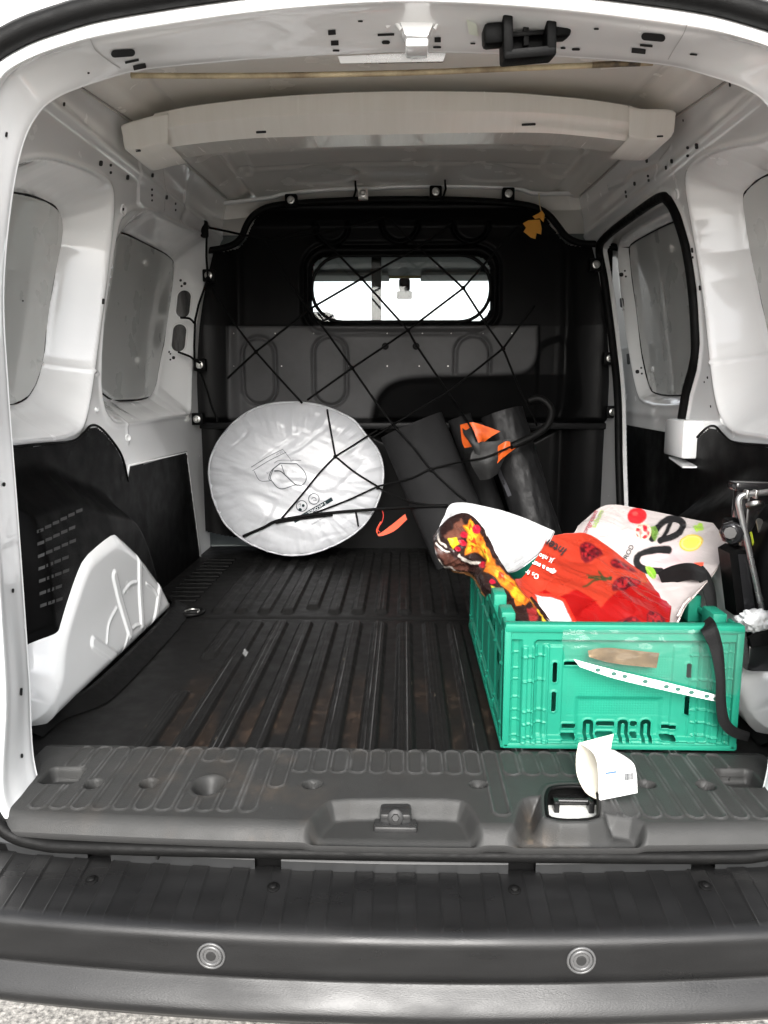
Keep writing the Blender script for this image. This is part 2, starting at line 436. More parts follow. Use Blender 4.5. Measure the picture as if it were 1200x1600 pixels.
PR = np.stack([W(ZZ) + dep, YY, ZZ], -1)
rw = (pA2 < 0) & (q < .003)
wallR = grid('side_panel', PR, M_white, van, keep=grown(rw))
panR1 = grid('window_blank', PR, M_panel, van, keep=pA2 >= 0)
YK, ZK = YY, ZZ
YY, ZZ = np.meshgrid(np.arange(1.84, 3.0, .004), np.arange(.60, 1.80, .004), indexing='ij')
dpane = chaikin(yz([(983, 388), (990, 378), (1057, 343), (1085, 340), (1100, 450), (1105, 537), (1100, 600), (1085, 618), (1023, 618), (1013, 600), (1000, 537), (988, 437)], 1, .095), 1)
drim = chaikin(yz([(966, 385), (978, 365), (1055, 327), (1105, 325), (1115, 450), (1120, 537), (1110, 632), (1005, 634), (992, 600), (978, 520), (968, 437)], 1, .062), 2)
dD, rD, pD = pocket(drim, dpane, .030, bead=.003, edge=.006)
strip = np.exp(-((ZZ - 1.10) / .012) ** 2) * .004
PD = np.stack([W(ZZ) + .062 + dD - strip, YY, ZZ], -1)
dm = YY > 1.8
doorO = grid('sliding_door', PD, M_white, van, keep=dm & grown(pD < 0))
panR2 = grid('window_blank', PD, M_panel, doorO, keep=dm & (pD >= 0))
Y0_, YY, ZZ = 1.84, YK, ZK
tube('door_seal', [p + np.array([-.006, 0, 0]) for p in seal3], .0125, M_rub, van, n=10, res=160)

def outline_seam(poly, F_, par, s):
    V = []
    for y, z in poly:
        o_ = (1.84, .60) if F_ is PD else (1.10, .58)
        i = int(np.clip(round((y - o_[0]) / .004), 0, F_.shape[0] - 1)); j = int(np.clip(round((z - o_[1]) / .004), 0, F_.shape[1] - 1))
        V.append(F_[i, j] * np.array([1, 0, 0]) + np.array([-s * .0022, y, z]))
    V = np.array(V); V[:, 0] = .5 * V[:, 0] + .25 * (np.roll(V[:, 0], 1) + np.roll(V[:, 0], -1))
    tube('panel_seam', V, .0024, M_rub, par, n=6, closed=True)
outline_seam(chaikin(paneL, 1), PL, panL1, -1); outline_seam(chaikin(fpaneL, 1), PL, panL2, -1)
outline_seam(chaikin(paneR, 1), PR, panR1, 1); outline_seam(chaikin(dpane, 1), PD, panR2, 1)
LW = [wallL, panL1, panL2]; RW = [wallR, panR1, doorO, panR2]

# ---- wheel arches and lower trims (same on both sides) -------------------
archpx = [(182, 812), (192, 818), (224, 850), (252, 892), (266, 925), (272, 955), (217, 1003), (182, 1048), (122, 1108), (98, 1124), (40, 1132), (30, 1075), (45, 1071), (72, 1058), (78, 1008), (94, 948), (115, 885), (131, 850), (160, 826)]
arch = [tuple(at(a, b, x=-.6)[1:]) for a, b in archpx]
arch[5:11] = [(1.975, .585), (1.85, .585), (1.65, .585), (1.45, .585), (1.33, .585), (1.20, .585)]
arch = chaikin(arch, 1)
AY, AZ = np.meshgrid(np.arange(1.12, 2.02, .003), np.arange(.585, .93, .003), indexing='ij')
aq = sdf(AY, AZ, arch)
aq2 = aq + .012 * ss(.75, .62, AZ)
rays_px = [[(175, 900), (196, 990)], [(215, 870), (215, 974)], [(247, 911), (231, 990)], [(140, 1004), (180, 1034)]]
arcs_px = [[(160, 1005), (165, 975), (178, 950)], [(190, 925), (200, 913), (210, 910)], [(225, 912), (235, 920), (240, 930)],
           [(185, 1030), (190, 1000), (200, 982), (212, 976), (222, 982), (232, 995)]]
emb = np.zeros_like(AY)
for L in rays_px:
    pts = [tuple(at(a, b, x=-.6)[1:]) for a, b in L]; d = dline(AY, AZ, cr(pts, 9))
    emb = np.maximum(emb, .0035 * ss(.0135, .0095, d))
for L in arcs_px:
    pts = [tuple(at(a, b, x=-.6)[1:]) for a, b in L]; d = dline(AY, AZ, cr(pts, 9))
    emb = np.maximum(emb, .0025 * ss(.005, .001, d))
hA = .105 * (1 - (1 - np.clip(aq / .055, 0, 1)) ** 2) ** .5 + emb * ss(.03, .05, aq) + .006 * ss(.15, .02, AZ - FL)
trimpx = [(5, 700), (60, 694), (112, 689), (130, 676), (141, 665), (155, 668), (175, 690), (190, 715), (199, 752), (225, 800), (245, 870), (262, 940)]
trim = [tuple(at(a, b, x=-.69)[1:]) for a, b in trimpx] + [(1.93, .585), (1.18, .585), (1.16, 1.06)]
bulge = [tuple(at(a, b, x=-.64)[1:]) for a, b in [(15, 735), (95, 718), (122, 722), (150, 742), (190, 757), (212, 785), (232, 840), (245, 900)]] + [(1.90, .60), (1.21, .60), (1.20, 1.0)]
TY, TZ = np.meshgrid(np.arange(1.14, 2.06, .004), np.arange(.585, 1.12, .004), indexing='ij')
tq = sdf(TY, TZ, chaikin(trim, 1)); bq = sdf(TY, TZ, chaikin(bulge, 2))
hT = .012 + .082 * ss(0, .09, bq) * (1 - .5 * ss(.86, 1.05, TZ))
lowpx = [(201, 728), (291, 706), (313, 862), (250, 880)]
low = [tuple(at(a, b, x=-.695)[1:]) for a, b in lowpx[:2]] + [(2.585, .585), (1.85, .585), (1.92, .95)]
LY, LZ = np.meshgrid(np.arange(1.8, 2.72, .01), np.arange(.585, 1.06, .01), indexing='ij')
lq = sdf(LY, LZ, low)
ARCH = {}
for s in (-1, 1):
    ARCH[s] = grid('wheel_arch', np.stack([s * (.70 - hA), AY, AZ], -1), M_white, van, keep=aq > -.002, flip=s < 0)
    tr = grid('quarter_trim', np.stack([s * (W(TZ) - hT), TY, TZ], -1), M_blk, van, keep=tq > 0, flip=s < 0)
    ARCH[s, 't'] = tr
    ed = np.array([(s * (float(W(z)) - .012), y, z) for y, z in trim[:9]])
    tube('trim_edge', ed, .003, M_blk, tr, n=6, res=50)
    if s < 0:
        lo = grid('lower_trim', np.stack([s * (W(LZ) - .006 + 0 * LY), LY, LZ], -1), M_blk, van, keep=lq > -.004, flip=True)
        tube('trim_edge', [(-.695, y, z) for y, z in (low[4], low[0], low[1], low[2])], .004, M_white, lo, n=6)
    else:
        lo = grid('door_trim', np.stack([W(LZ) + .054 + 0 * LY, LY, LZ], -1), M_blk, doorO, keep=(LZ < 1.066) & (LY > 1.86))
    # rubber upstand at the foot of the arch
    foot = [(1.20, -.648), (1.27, -.640), (1.33, -.600), (1.40, -.588), (1.60, -.585), (1.80, -.588), (1.93, -.598), (1.985, -.625), (2.02, -.66)]
    prof = [(0.0, .020), (.006, .024), (.014, .022), (.030, .012), (.050, .003)]
    fc = cr(np.array(foot), 60)
    P = np.zeros((60, 5, 3))
    for k, (o_, h_) in enumerate(prof):
        P[:, k, 0] = s * (-fc[:, 1] - o_) * 1; P[:, k, 1] = fc[:, 0]; P[:, k, 2] = FL + h_
    grid('floor_upstand', P, M_rub, van, flip=s > 0)

# vent slots in the left trim
M_vent = mat('vent_grey', (.05, .05, .05), .6)
mb = MB()
for r in range(7):
    for c in range(6 - (r + 1) // 2 + (r == 0) * 0):
        x0 = 62 + c * 12.2 + r * .9; y0 = 829 + r * 19.3 - c * (6.2 - r * .35)
        patches([[(x0 - 5, y0 + 5.6 - 1), (x0 + 5, y0 + 2 - 1), (x0 + 5, y0 - 3 - 1), (x0 - 5, y0 + .6 - 1)]], 'vent_slot', M_vent, ARCH[-1, 't'], [ARCH[-1, 't']], .0012)
# fastener clips on left trims
mb = MB()
for a, b in [(137, 679), (168, 693), (191, 748), (110, 708), (201, 738), (290, 714), (298, 788)]:
    patches([rrect(a, b, 4.5, 7, 5, .4)], 'trim_clip', M_dark, van, [ARCH[-1, 't'], wallL] + [o for o in van.children if o.name.startswith('lower_trim')], .0015)

# ---- punched holes in the body ------------------------------------------
mb = MB()
HL = [(157, 255, 6, 9), (172.5, 258, 4, 4.5), (172.5, 269.5, 4, 4.5), (199, 277, 5, 8), (238, 274, 4, 7), (237, 296, 3, 4), (237, 305, 3, 4), (237, 313, 2.5, 3.5), (260, 308, 4, 7), (274, 318, 2.5, 4), (274, 328, 2.5, 4), (161, 471, 4, 9), (99.5, 163, 3.5, 7),
      (282, 438, 4, 4), (288.5, 443, 5, 5), (283.5, 447, 3.5, 3.5), (264, 550, 2.5, 3.5), (266, 553, 2.5, 3), (266, 562, 3, 3), (271, 559, 5, 5), (35, 470, 3, 3), (289, 716, 4, 7), (192, 327, 3, 5)]
patches([rrect(a, b, w_, h_, 5, .35, 2) for a, b, w_, h_ in HL], 'punched_hole', M_dark, wallL, LW)
HR = [(1041, 262, 3.5, 6), (1011, 251, 4, 7), (1050, 252, 4.5, 7), (1075, 231, 4.5, 5), (1075, 243, 4.5, 4.5), (1089, 228, 5.5, 9), (992, 287, 4, 6.5), (1013, 275, 3.5, 4.5), (1014, 282, 3.5, 4.5), (978, 300, 3, 5), (979, 307, 3, 5), (1082, 391, 3.5, 8), (1094, 450, 3.5, 8), (1083, 402, 2.5, 4),
      (971, 429, 6.5, 6.5), (976.5, 423, 3, 3), (978, 432, 3, 3), (972, 473, 6, 15), (974, 484, 3, 3.5), (982, 561, 4.5, 17), (996, 581, 6, 6), (1002, 575, 3, 3), (1003, 584, 3, 3), (1106, 590, 2.5, 4), (1101, 597, 2, 3), (1111, 635, 2, 4), (1141, 131, 3, 9), (1068, 188, 2, 4)]
patches([rrect(a, b, w_, h_, -5, .35, 2) for a, b, w_, h_ in HR], 'punched_hole', M_dark, wallR, RW)
# two oval slots on the left pillar with rolled rims
for a, b in ((286.5, 475), (279.5, 528)):
    m1 = MB(); outl = rrect(a, b, 23, 45, 6, .49, 6)
    patch(m1, outl, LW, .0008)
    o = m1.build('pillar_slot', mat('slot_inside' + str(a), (.03, .03, .03), .25, metal=.5, var=.8, vscale=40, var2=(.25, .25, .25), stretch=(1, 1, .1)), wallL)
    pts = [hpt(x, y, LW, .001) for x, y in outl]
    tube('slot_rim', pts, .0028, M_white, o, n=6, closed=True)
# pressed bosses (rosettes) on the rails
for objs, lst, par in ((LW, [(192, 328, 13), (150, 640, 6), (199, 684, 9)], wallL), (RW, [(1058, 303, 12), (1020, 577, 7)], wallR)):
    for a, b, r_ in lst:
        h = hit(a, b, objs)
        if h:
            m1 = MB(); m1.disc(h[0], h[1], r_ * h[2] / F * .62, .004, n=18, dome=-.003); o = shade(m1.build('pressed_boss', M_white, par))

# ---- right corner bracket -----------------------------------------------
b0 = at(1065, 648, x=.69); c1 = at(1116, 652, x=.665)
mb = MB(); mb.box(.655, .705, 1.80, 1.93, 1.018, 1.107, ch=.006)
br = shade(mb.build('seal_end_bracket', M_white, van))
h = hit(1109, 679, [br])
if h:
    m1 = MB(); m1.disc(h[0], h[1], .014, .002, n=20); m1.box(h[0].x - .006, h[0].x + .006, h[0].y - .0045, h[0].y - .002, h[0].z - .006, h[0].z + .006)
    m1.build('bracket_boss', M_white, br)
    m1 = MB(); m1.disc(h[0] + h[1] * .0022, h[1], .0042, .001, n=12); m1.build('bracket_hole', M_dark, br)
mb = MB(); mb.prism([(.70, 1.90, 1.014), (.66, 1.90, 1.014), (.655, 1.79, 1.002), (.70, 1.79, 1.002)], (0, 0, -.004)); mb.build('bracket_lip', M_white, br)

# ---- roof ----------------------------------------------------------------
RX, RY = np.meshgrid(np.arange(-.63, .632, .0065), np.arange(1.22, 2.82, .0065), indexing='ij')
def zroof(x, y):
    zc = np.interp(y, [1.2, 1.55, 2.1, 2.5, 2.74], [1.80, 1.828, 1.838, 1.846, 1.838])
    ze = np.interp(y, [1.2, 1.55, 1.8, 2.1, 2.74], [1.72, 1.745, 1.765, 1.785, 1.802])
    t = np.abs(x) / .60
    return zc - (zc - ze) * (.55 * t ** 2.2 + .45 * ss(.80, 1.0, t))
RZ = zroof(RX, RY)
# pressings: side channel, cross beads, front stamped pockets
RZ = RZ + .007 * ss(.50, .515, np.abs(RX)) - .007 * ss(.545, .56, np.abs(RX))
def onroof(px):
    R = []
    for a, b in px:
        z = 1.85
        for _ in range(8):
            p = at(a, b, z=z); z = float(zroof(p[0], p[1]))
        R.append((p[0], p[1]))
    return R
for poly, hgt in (([(340, 228), (375, 222), (400, 270), (385, 278), (365, 265)], .006), ([(860, 222), (905, 215), (915, 262), (880, 285), (840, 270)], .006),
                  ([(450, 262), (560, 258), (560, 285), (440, 292)], .004), ([(715, 257), (800, 258), (830, 285), (720, 285)], .004)):
    qd = sdf(RX, RY, chaikin(onroof(poly), 2)); RZ = RZ + hgt * ss(-.004, .012, qd)
for y0 in (1.50, 2.26, 2.45): RZ = RZ + .004 * np.exp(-((RY - y0) / .018) ** 2) * (np.abs(RX) < .5)
roof = grid('roof_panel', np.stack([RX, RY, RZ], -1), M_beige, van)

# roof bow (cross beam)
top = [(240, 178), (300, 166), (380, 156), (450, 150), (540, 145), (620, 143), (700, 143), (790, 145), (860, 150), (930, 157), (985, 166), (1003, 172)]
bot = [(236, 226), (300, 217), (380, 209), (450, 206), (540, 203), (620, 202), (700, 200), (790, 199), (860, 200), (930, 206), (985, 213), (1003, 217)]
T3 = np.array([at(a, b, y=1.738) for a, b in top]); B3 = np.array([at(a, b, y=1.75) for a, b in bot])
N_ = 120
T3, B3 = cr(T3, N_), cr(B3, N_)
m1_ = T3 * .40 + B3 * .60 + np.array([0, -.006, 0])
sec = np.stack([T3 + np.array([0, .14, .012]), T3 + np.array([0, .014, .006]), T3 + np.array([0, .003, .001]), T3 + (B3 - T3) * .08, m1_ + np.array([0, 0, .002]), m1_ + np.array([0, .005, -.004]), B3 + (T3 - B3) * .14 + np.array([0, .014, 0]), B3 + np.array([0, .020, .001]), B3 + np.array([0, .024, -.003]), B3 + np.array([0, .13, .004])])
M_bow = mat('roof_bow_paint', (.82, .80, .75), .2, bump=.05, bscale=200, var=.35, vscale=7, var2=(.72, .69, .62), coat=.2, stretch=(9, .6, .6), rvar=.08)
bow = shade(grid('roof_bow', sec, M_bow, van), 22)
for s, tp, bt in ((-1, [(189, 199), (196, 193), (243, 180), (262, 177)], [(192, 212), (199, 236), (240, 228), (262, 224)]), (1, [(983, 165), (1002, 170), (1045, 171), (1056, 176)], [(983, 214), (1000, 218), (1042, 218), (1053, 206)])):
    T = cr(np.array([at(a, b, y=1.732) for a, b in tp]), 16); B = cr(np.array([at(a, b, y=1.744) for a, b in bt]), 16)
    S = np.stack([T + np.array([0, .16, .006]), T, T + (B - T) * .1, T * .1 + B * .9, B, B + np.array([0, .15, 0])])
    grid('bow_end_bracket', S, M_bow, bow)
mb = MB()
for a, b, w_, h_ in [(408, 206, 16, 4), (826, 194, 22, 4), (216, 235, 8, 3), (1031, 213, 10, 3)]: patches([rrect(a, b, w_, h_, -3, .3, 2)], 'bow_slot', M_dark, bow, [bow] + list(bow.children))

# sealed joint between roof and side rails
M_joint = mat('joint_grey', (.36, .35, .33), .6)
for s in (-1, 1):
    J = []
    for y in np.linspace(1.30, 2.68, 60):
        zz = np.linspace(1.70, 1.84, 300); d_ = W(zz); k = np.argmin(np.abs(zroof(d_, y) - zz)); J.append((s * (d_[k] - .0015), y, zz[k] - .0015))
    tube('roof_joint', J, .0022, M_joint, van, n=6)
# front roof flange with wavy edge and header strip behind it
fx = np.linspace(345, 912, 120)
fy_ = np.interp(fx, [345, 365, 400, 425, 440, 470, 520, 545, 560, 580, 620, 665, 690, 720, 790, 815, 830, 850, 905, 912], [318, 316, 312, 309, 304, 300, 296, 295, 295, 295, 292, 291, 291, 291, 293, 296, 302, 303, 302, 300])
fl3 = np.array([at(a, b, y=2.70) for a, b in zip(fx, fy_)])
tube('roof_flange', fl3, .0075, M_white, van, n=8, flat=1.5)
hx = np.linspace(340, 918, 60); hy = np.interp(hx, fx, fy_) + 2
H0 = np.array([at(a, b, y=2.712) for a, b in zip(hx, hy)]); H1 = np.array([at(a, b + 24, y=2.735) for a, b in zip(hx, hy)])
header = grid('front_header', np.stack([H0, H0 * .9 + H1 * .1 + np.array([0, .012, 0]), H1]), M_beige, van)

# ---- bulkhead partition ---------------------------------------------------
PYB = 2.70
outl = [(300, 402), (330, 398), (362, 390), (380, 376), (388, 352), (402, 335), (428, 323), (520, 317), (625, 314), (735, 316), (822, 322), (852, 335), (868, 354), (882, 374), (903, 385), (928, 387), (975, 398)]
o3 = np.array([at(a, b, y=PYB) for a, b in outl])
oxz = [(p[0], p[2]) for p in o3] + [(.74, 1.0), (.74, .58), (-.74, .58), (-.74, 1.0)]
oxz = chaikin(oxz, 1)
BX, BZ = np.meshgrid(np.arange(-.73, .732, .004), np.arange(.58, 1.82, .004), indexing='ij')
oq = sdf(BX, BZ, oxz)
def bxz(pts, y=PYB): return [(at(a, b, y=y)[0], at(a, b, y=y)[2]) for a, b in pts]
def zpy(py, y=PYB): return float(at(632, py, y=y)[2])
z512, z655 = zpy(510), zpy(652)
Yp = np.full(BX.shape, PYB)
# lower field tilts out towards the load space
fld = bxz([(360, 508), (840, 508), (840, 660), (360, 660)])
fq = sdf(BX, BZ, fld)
tilt = .012 - .03 * np.clip(z512 - BZ, 0, z512 - z655)
lowm = ss(-.008, .010, fq) * ss(z512 + .003, z512 - .003, BZ)
rec = chaikin(bxz([(575, 700), (580, 640), (592, 610), (618, 592), (660, 586), (800, 584), (824, 578), (836, 560), (842, 535), (900, 520), (900, 700)]), 2)
rq = sdf(BX, BZ, rec)
zr = zpy(585)
Yp = Yp + .13 * np.clip(BZ - z512, 0, .3) - tilt * lowm + (.006 * ss(-.01, .02, rq) + .22 * np.clip(zr - BZ, 0, zr - z655) * ss(-.012, .03, rq)) * (BZ < z512 + .1)
# top brow leaning out, side columns rolling towards the load space
Yp = Yp - .05 * ss(zpy(345), zpy(318), BZ) * (oq > -1)
Yp = Yp - .06 * ss(.52, .68, np.abs(BX)) + .012 * np.exp(-((np.abs(BX) - .565) / .018) ** 2)
Yp = Yp - .012 * ss(zpy(352), zpy(340), BZ) * ss(zpy(318), zpy(330), BZ)
# lower bulkhead below the rail
Yp = np.where(BZ < z655, Yp + .035 * ss(z655, z655 - .02, BZ), Yp)
# pressed ovals
for a, b, w_, h_, top_ in ((405, 580, 50, 100, 0), (516, 580, 50, 103, 0), (738, 577, 52, 100, 0), (516, 340, 50, 66, 0), (625, 335, 54, 70, 0), (738, 335, 54, 70, 0)):
    c = at(a, b, y=PYB); k = PYB / F * 1.02
    qd = rbox(BX, BZ, c[0], c[2], w_ / 2 * k, h_ / 2 * k, w_ / 2 * k)
    msk = 1 if b > 400 else ss(zpy(335), zpy(345), BZ) if False else (BZ < zpy(342))
    if a == 738 and b > 400: msk = (BZ > zpy(586))
    Yp = Yp + (.018 * np.exp(-(qd / .0055) ** 2) - .002 * ss(.0, .012, qd)) * msk
# window frame recess
wc = at(626.5, 450, y=PYB); kk = PYB / F
wq = rbox(BX, BZ, wc[0], wc[2], 149 * kk, 66 * kk, 36 * kk)
pq = rbox(BX, BZ, wc[0], wc[2], 136 * kk, 49 * kk, 24 * kk)
Yp = Yp + .012 * np.exp(-(wq / .008) ** 2) - .010 * np.exp(-((wq - .018) / .012) ** 2) + .02 * ss(-.014, .0, pq)
PB = np.stack([BX, Yp, BZ], -1)
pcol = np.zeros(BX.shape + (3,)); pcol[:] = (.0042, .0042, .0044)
pcol += (.075 * ss(-.004, .006, fq) * ss(.012, -.006, rq) * (BZ < z512))[..., None] * np.array([1, 1, 1.02])     # soft sheen of the middle band, put into the base colour
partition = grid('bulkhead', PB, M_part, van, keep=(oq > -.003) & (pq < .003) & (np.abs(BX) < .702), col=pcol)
tube('bulkhead_edge', [(x, PYB - .028 - .05 * float(ss(.52, .68, abs(x))), z) for x, z in chaikin([(p[0], p[2]) for p in o3], 2, False)], .011, M_rub, van, n=8)
# body gussets behind the partition
GX, GZ = np.meshgrid(np.arange(-.71, .712, .01), np.arange(.58, 1.83, .01), indexing='ij')
gq = sdf(GX, GZ, oxz)
gus = grid('bulkhead_frame', np.stack([GX, 2.80 + 0 * GX, GZ], -1), M_beige, van, keep=(gq < .03) & (GZ > 1.25))
# rail, rivet holes and bolts on the partition
mb = MB(); z0 = zpy(664)
mb.box(-.70, .70, 2.655, 2.70, z0 - .012, z0 + .010, ch=.004); shade(mb.build('bulkhead_rail', mat('rail_grey', (.008, .008, .0083), .45, spec=.15), van))
for a, b in ((602, 541), (650, 541)):
    h = hit(a, b, [partition]); m1 = MB()
    m1.disc(h[0], h[1], .012, .006, n=18); m1.disc(h[0] + h[1] * .006, h[1], .005, .004, n=6); shade(m1.build('bulkhead_bolt', M_rub, partition))
mb = MB()
for a in (365, 430, 490, 605, 660, 705, 755, 800): 
    h = hit(a, 521, [partition])
    if h: mb.disc(h[0], h[1], .0025, .0012, n=8)
for a in (365, 440, 545, 605, 655, 700):
    h = hit(a, 572, [partition])
    if h: mb.disc(h[0], h[1], .0025, .0012, n=8)
o = mb.build('rivets', M_bolt, partition); o['kind'] = 'stuff'
# header bolts in black clips
for a, b, blk in ((454, 312, 1), (567, 302, 0), (681, 299, 1), (795, 302, 1), (325, 430, 1), (311, 570, 1), (307, 655, 1), (932, 413, 1), (954, 560, 1), (958, 644, 1)):
    c = at(a, b, y=2.63 if 340 < a < 920 else 2.56); m1 = MB()
    if blk: m1.box(c[0] - .02, c[0] + .02, c[1] + .004, c[1] + .03, c[2] - .02, c[2] + .02, ch=.004)
    else: m1.box(c[0] - .016, c[0] + .016, c[1] + .004, c[1] + .03, c[2] - .016, c[2] + .016, ch=.003)
    cl = shade(m1.build('panel_clip', M_blk if blk else M_beige, van))
    m2 = MB(); m2.disc((c[0], c[1] + .004, c[2]), (0, -1, 0), .0125, .004, n=18); m2.disc((c[0], c[1], c[2]), (0, -1, 0), .008, .006, n=6); shade(m2.build('bolt', M_bolt, cl))

# window in the partition
mg = bpy.data.materials.new('window_glass'); mg.use_nodes = True
n = mg.node_tree.nodes; l = mg.node_tree.links; n.remove(n['Principled BSDF'])
tr_ = n.new('ShaderNodeBsdfTransparent'); tr_.inputs[0].default_value = (.93, .96, .95, 1); gl = n.new('ShaderNodeBsdfGlossy'); gl.inputs['Roughness'].default_value = .03
fr = n.new('ShaderNodeFresnel'); fr.inputs[0].default_value = 1.45; mx = n.new('ShaderNodeMixShader')
l.new(fr.outputs[0], mx.inputs[0]); l.new(tr_.outputs[0], mx.inputs[1]); l.new(gl.outputs[0], mx.inputs[2]); l.new(mx.outputs[0], n['Material Output'].inputs[0])
mb = MB(); mb.box(wc[0] - .31, wc[0] + .31, 2.742, 2.746, wc[2] - .12, wc[2] + .12)
glass = mb.build('window_pane', mg, partition)
pts = [(wc[0] + a * kk, 2.724, wc[2] + b * kk) for a, b in rrect(0, 0, 272, 98, 0, .48, 8)]
tube('window_gasket', pts, .006, M_rub, partition, n=8, closed=True)
cx = at(588, 450, y=2.75)[0]
mb = MB(); mb.box(cx - .017, cx + .017, 2.752, 2.772, wc[2] - .16, wc[2] + .16, ch=.004); mb.build('window_bar', M_rub, partition)

# ---- the cab in front of the partition -------------------------------------
mb = MB()
mb.box(-.74, .74, 2.78, 3.62, 1.668, 1.70)
mb.box(-.86, -.80, 2.78, 3.9, .6, 1.70); mb.box(.82, .88, 2.78, 3.9, .6, 1.70)
mb.box(-.8, .8, 2.78, 4.2, .56, .6); mb.box(-.8, .8, 3.75, 4.3, .6, 1.30)
cab = mb.build('cab_lining', M_dash, van)
mb = MB(); mb.box(-.55, -.06, 3.40, 3.60, 1.648, 1.660, ch=.003); mb.box(.08, .56, 3.40, 3.60, 1.648, 1.660, ch=.003); mb.build('sun_visor', mat('visor', (.30, .30, .28), .7), cab)
c = at(632, 446, y=3.55)
mb = MB(); mb.box(c[0] - .025, c[0] + .025, 3.53, 3.57, c[2] - .025, c[2] + .03, ch=.01); mb.box(c[0] - .008, c[0] + .008, 3.54, 3.56, c[2] - .05, c[2]); mb.box(c[0] - .035, c[0] + .035, 3.535, 3.555, c[2] - .06, c[2] - .025, ch=.006)
mb.build('rear_view_mirror', M_rub, cab)
c = at(630, 433, y=3.58); mb = MB(); mb.box(c[0] - .085, c[0] + .085, 3.57, 3.585, c[2] - .006, c[2] + .006, ch=.003); mb.build('screen_sticker', mat('sticker_yellow', (.75, .55, .2), .6), cab)
mb = MB(); c = at(505, 500, y=3.2); mb.box(c[0] - .10, c[0] + .05, 3.15, 3.25, c[2] - .2, c[2] + .03, ch=.03); shade(mb.build('headrest', M_rub, cab))
# bonnet-level white wall seen through the windscreen is the pale sky

# ---- header fittings at the top of the opening ------------------------------
RF = [rear_frame]
mb = MB()
for a, b, w_, h_, an, r_ in [(192, 82, 38, 12, -4, .49), (206, 94.5, 22, 4, -12, .2), (218, 103, 20, 8, -12, .1), (518.5, 49.5, 12, 8, -4, .1), (523, 66, 12, 8, -2, .1), (525, 78, 11, 3, 0, .5), (563, 32, 8, 3, 0, .5), (603, 53, 26, 4, -2, .1), (603, 65, 13, 6, 0, .5), (684, 61, 10, 8, 0, .1), (683, 72.5, 13, 3.5, 0, .5), (739, 67, 8, 2.5, 0, .5), (880, 74, 8, 3, 0, .5), (900, 76, 13, 4, 0, .5), (932, 44, 8, 3, 0, .5),
                             (1021, 57, 38, 12, 5, .49), (1010, 70, 20, 4, 5, .2), (998, 78.5, 22, 8, 6, .1), (138, 113, 4, 3, 0, .5), (1084, 84, 12, 3, 5, .5), (9, 210, 4, 8, 8, .45), (36, 748, 0.01, 0.01, 0, .1)]:
    if w_ > 1: patches([rrect(a, b, w_, h_, an, r_, 3)], 'header_hole', M_dark, rear_frame, RF, .0012)
for a, b, w_, h_ in [(5, 757, 5, 7), (19, 923, 4, 7), (32, 1081, 4, 12), (33, 1181, 4, 7)]:
    patches([rrect(a, b, w_, h_, 3, .4, 2)], 'pillar_hole', M_dark, rear_frame, RF, .0012)
M_weld = mat('panel_joint', (.40, .40, .39), .5)
def seam_on(px, wpx, objs, par, m):
    q_ = MB(); P = cr(np.asarray(px, float), 30); T = np.gradient(P, axis=0); T /= np.linalg.norm(T, axis=1, keepdims=True); N = np.stack([-T[:, 1], T[:, 0]], 1); V = []
    for p, nn in zip(P, N):
        for s_ in (-1, 1):
            h = hpt(*(p + nn * s_ * wpx / 2), objs, .0009)
            if h is None: return
            V.append(h)
    q_.add(V, [(2 * i, 2 * i + 1, 2 * i + 3, 2 * i + 2) for i in range(len(P) - 1)]); q_.build('panel_joint', m, par)
seam_on([(141, 60), (150, 78), (170, 94), (188, 106)], 1.3, RF, rear_frame, M_weld); seam_on([(1076, 30), (1068, 52), (1052, 78), (1044, 92)], 1.3, RF, rear_frame, M_weld)
# black tailgate latch housing
c = at(822, 52, y=1.225)
def offs(dx, dy, dz): return (c[0] + dx, c[1] + dy, c[2] + dz)
M_ = Matrix.Translation(Vector(c)) @ Matrix.Rotation(math.radians(-4), 4, 'Y') @ Matrix.Rotation(math.radians(10), 4, 'X')
def hb(parts, name, m, parent):
    q_ = MB()
    for (x0, x1, y0, y1, z0, z1, ch) in parts: q_.box(x0, x1, y0, y1, z0, z1, M=M_, ch=ch)
    return shade(q_.build(name, m, parent))
handle = hb([(-.036, -.022, -.024, .03, -.030, .030, .003), (.026, .040, -.024, .03, -.028, .034, .003), (-.036, .040, -.024, .03, -.036, -.022, .004), (-.022, .026, .012, .03, -.024, .024, 0)], 'tailgate_latch', M_blk, van)
hb([(-.062, -.030, -.012, .03, -.012, .016, .006)], 'latch_ear', M_blk, handle); hb([(.034, .064, -.012, .03, -.010, .022, .006)], 'latch_ear', M_blk, handle)
if 0: hb([(-.036, -.022, -.024, .03, -.030, .030, .003), (.026, .040, -.024, .03, -.028, .034, .003), (-.036, .040, -.024, .03, -.036, -.022, .004), (-.022, .026, .012, .03, -.024, .024, 0)], 'latch_frame', M_blk, handle)
hb([(-.022, .026, -.004, .006, -.004, .002, .001), (-.004, .004, -.002, .012, -.016, .012, .001)], 'latch_pawl', M_rub, handle)
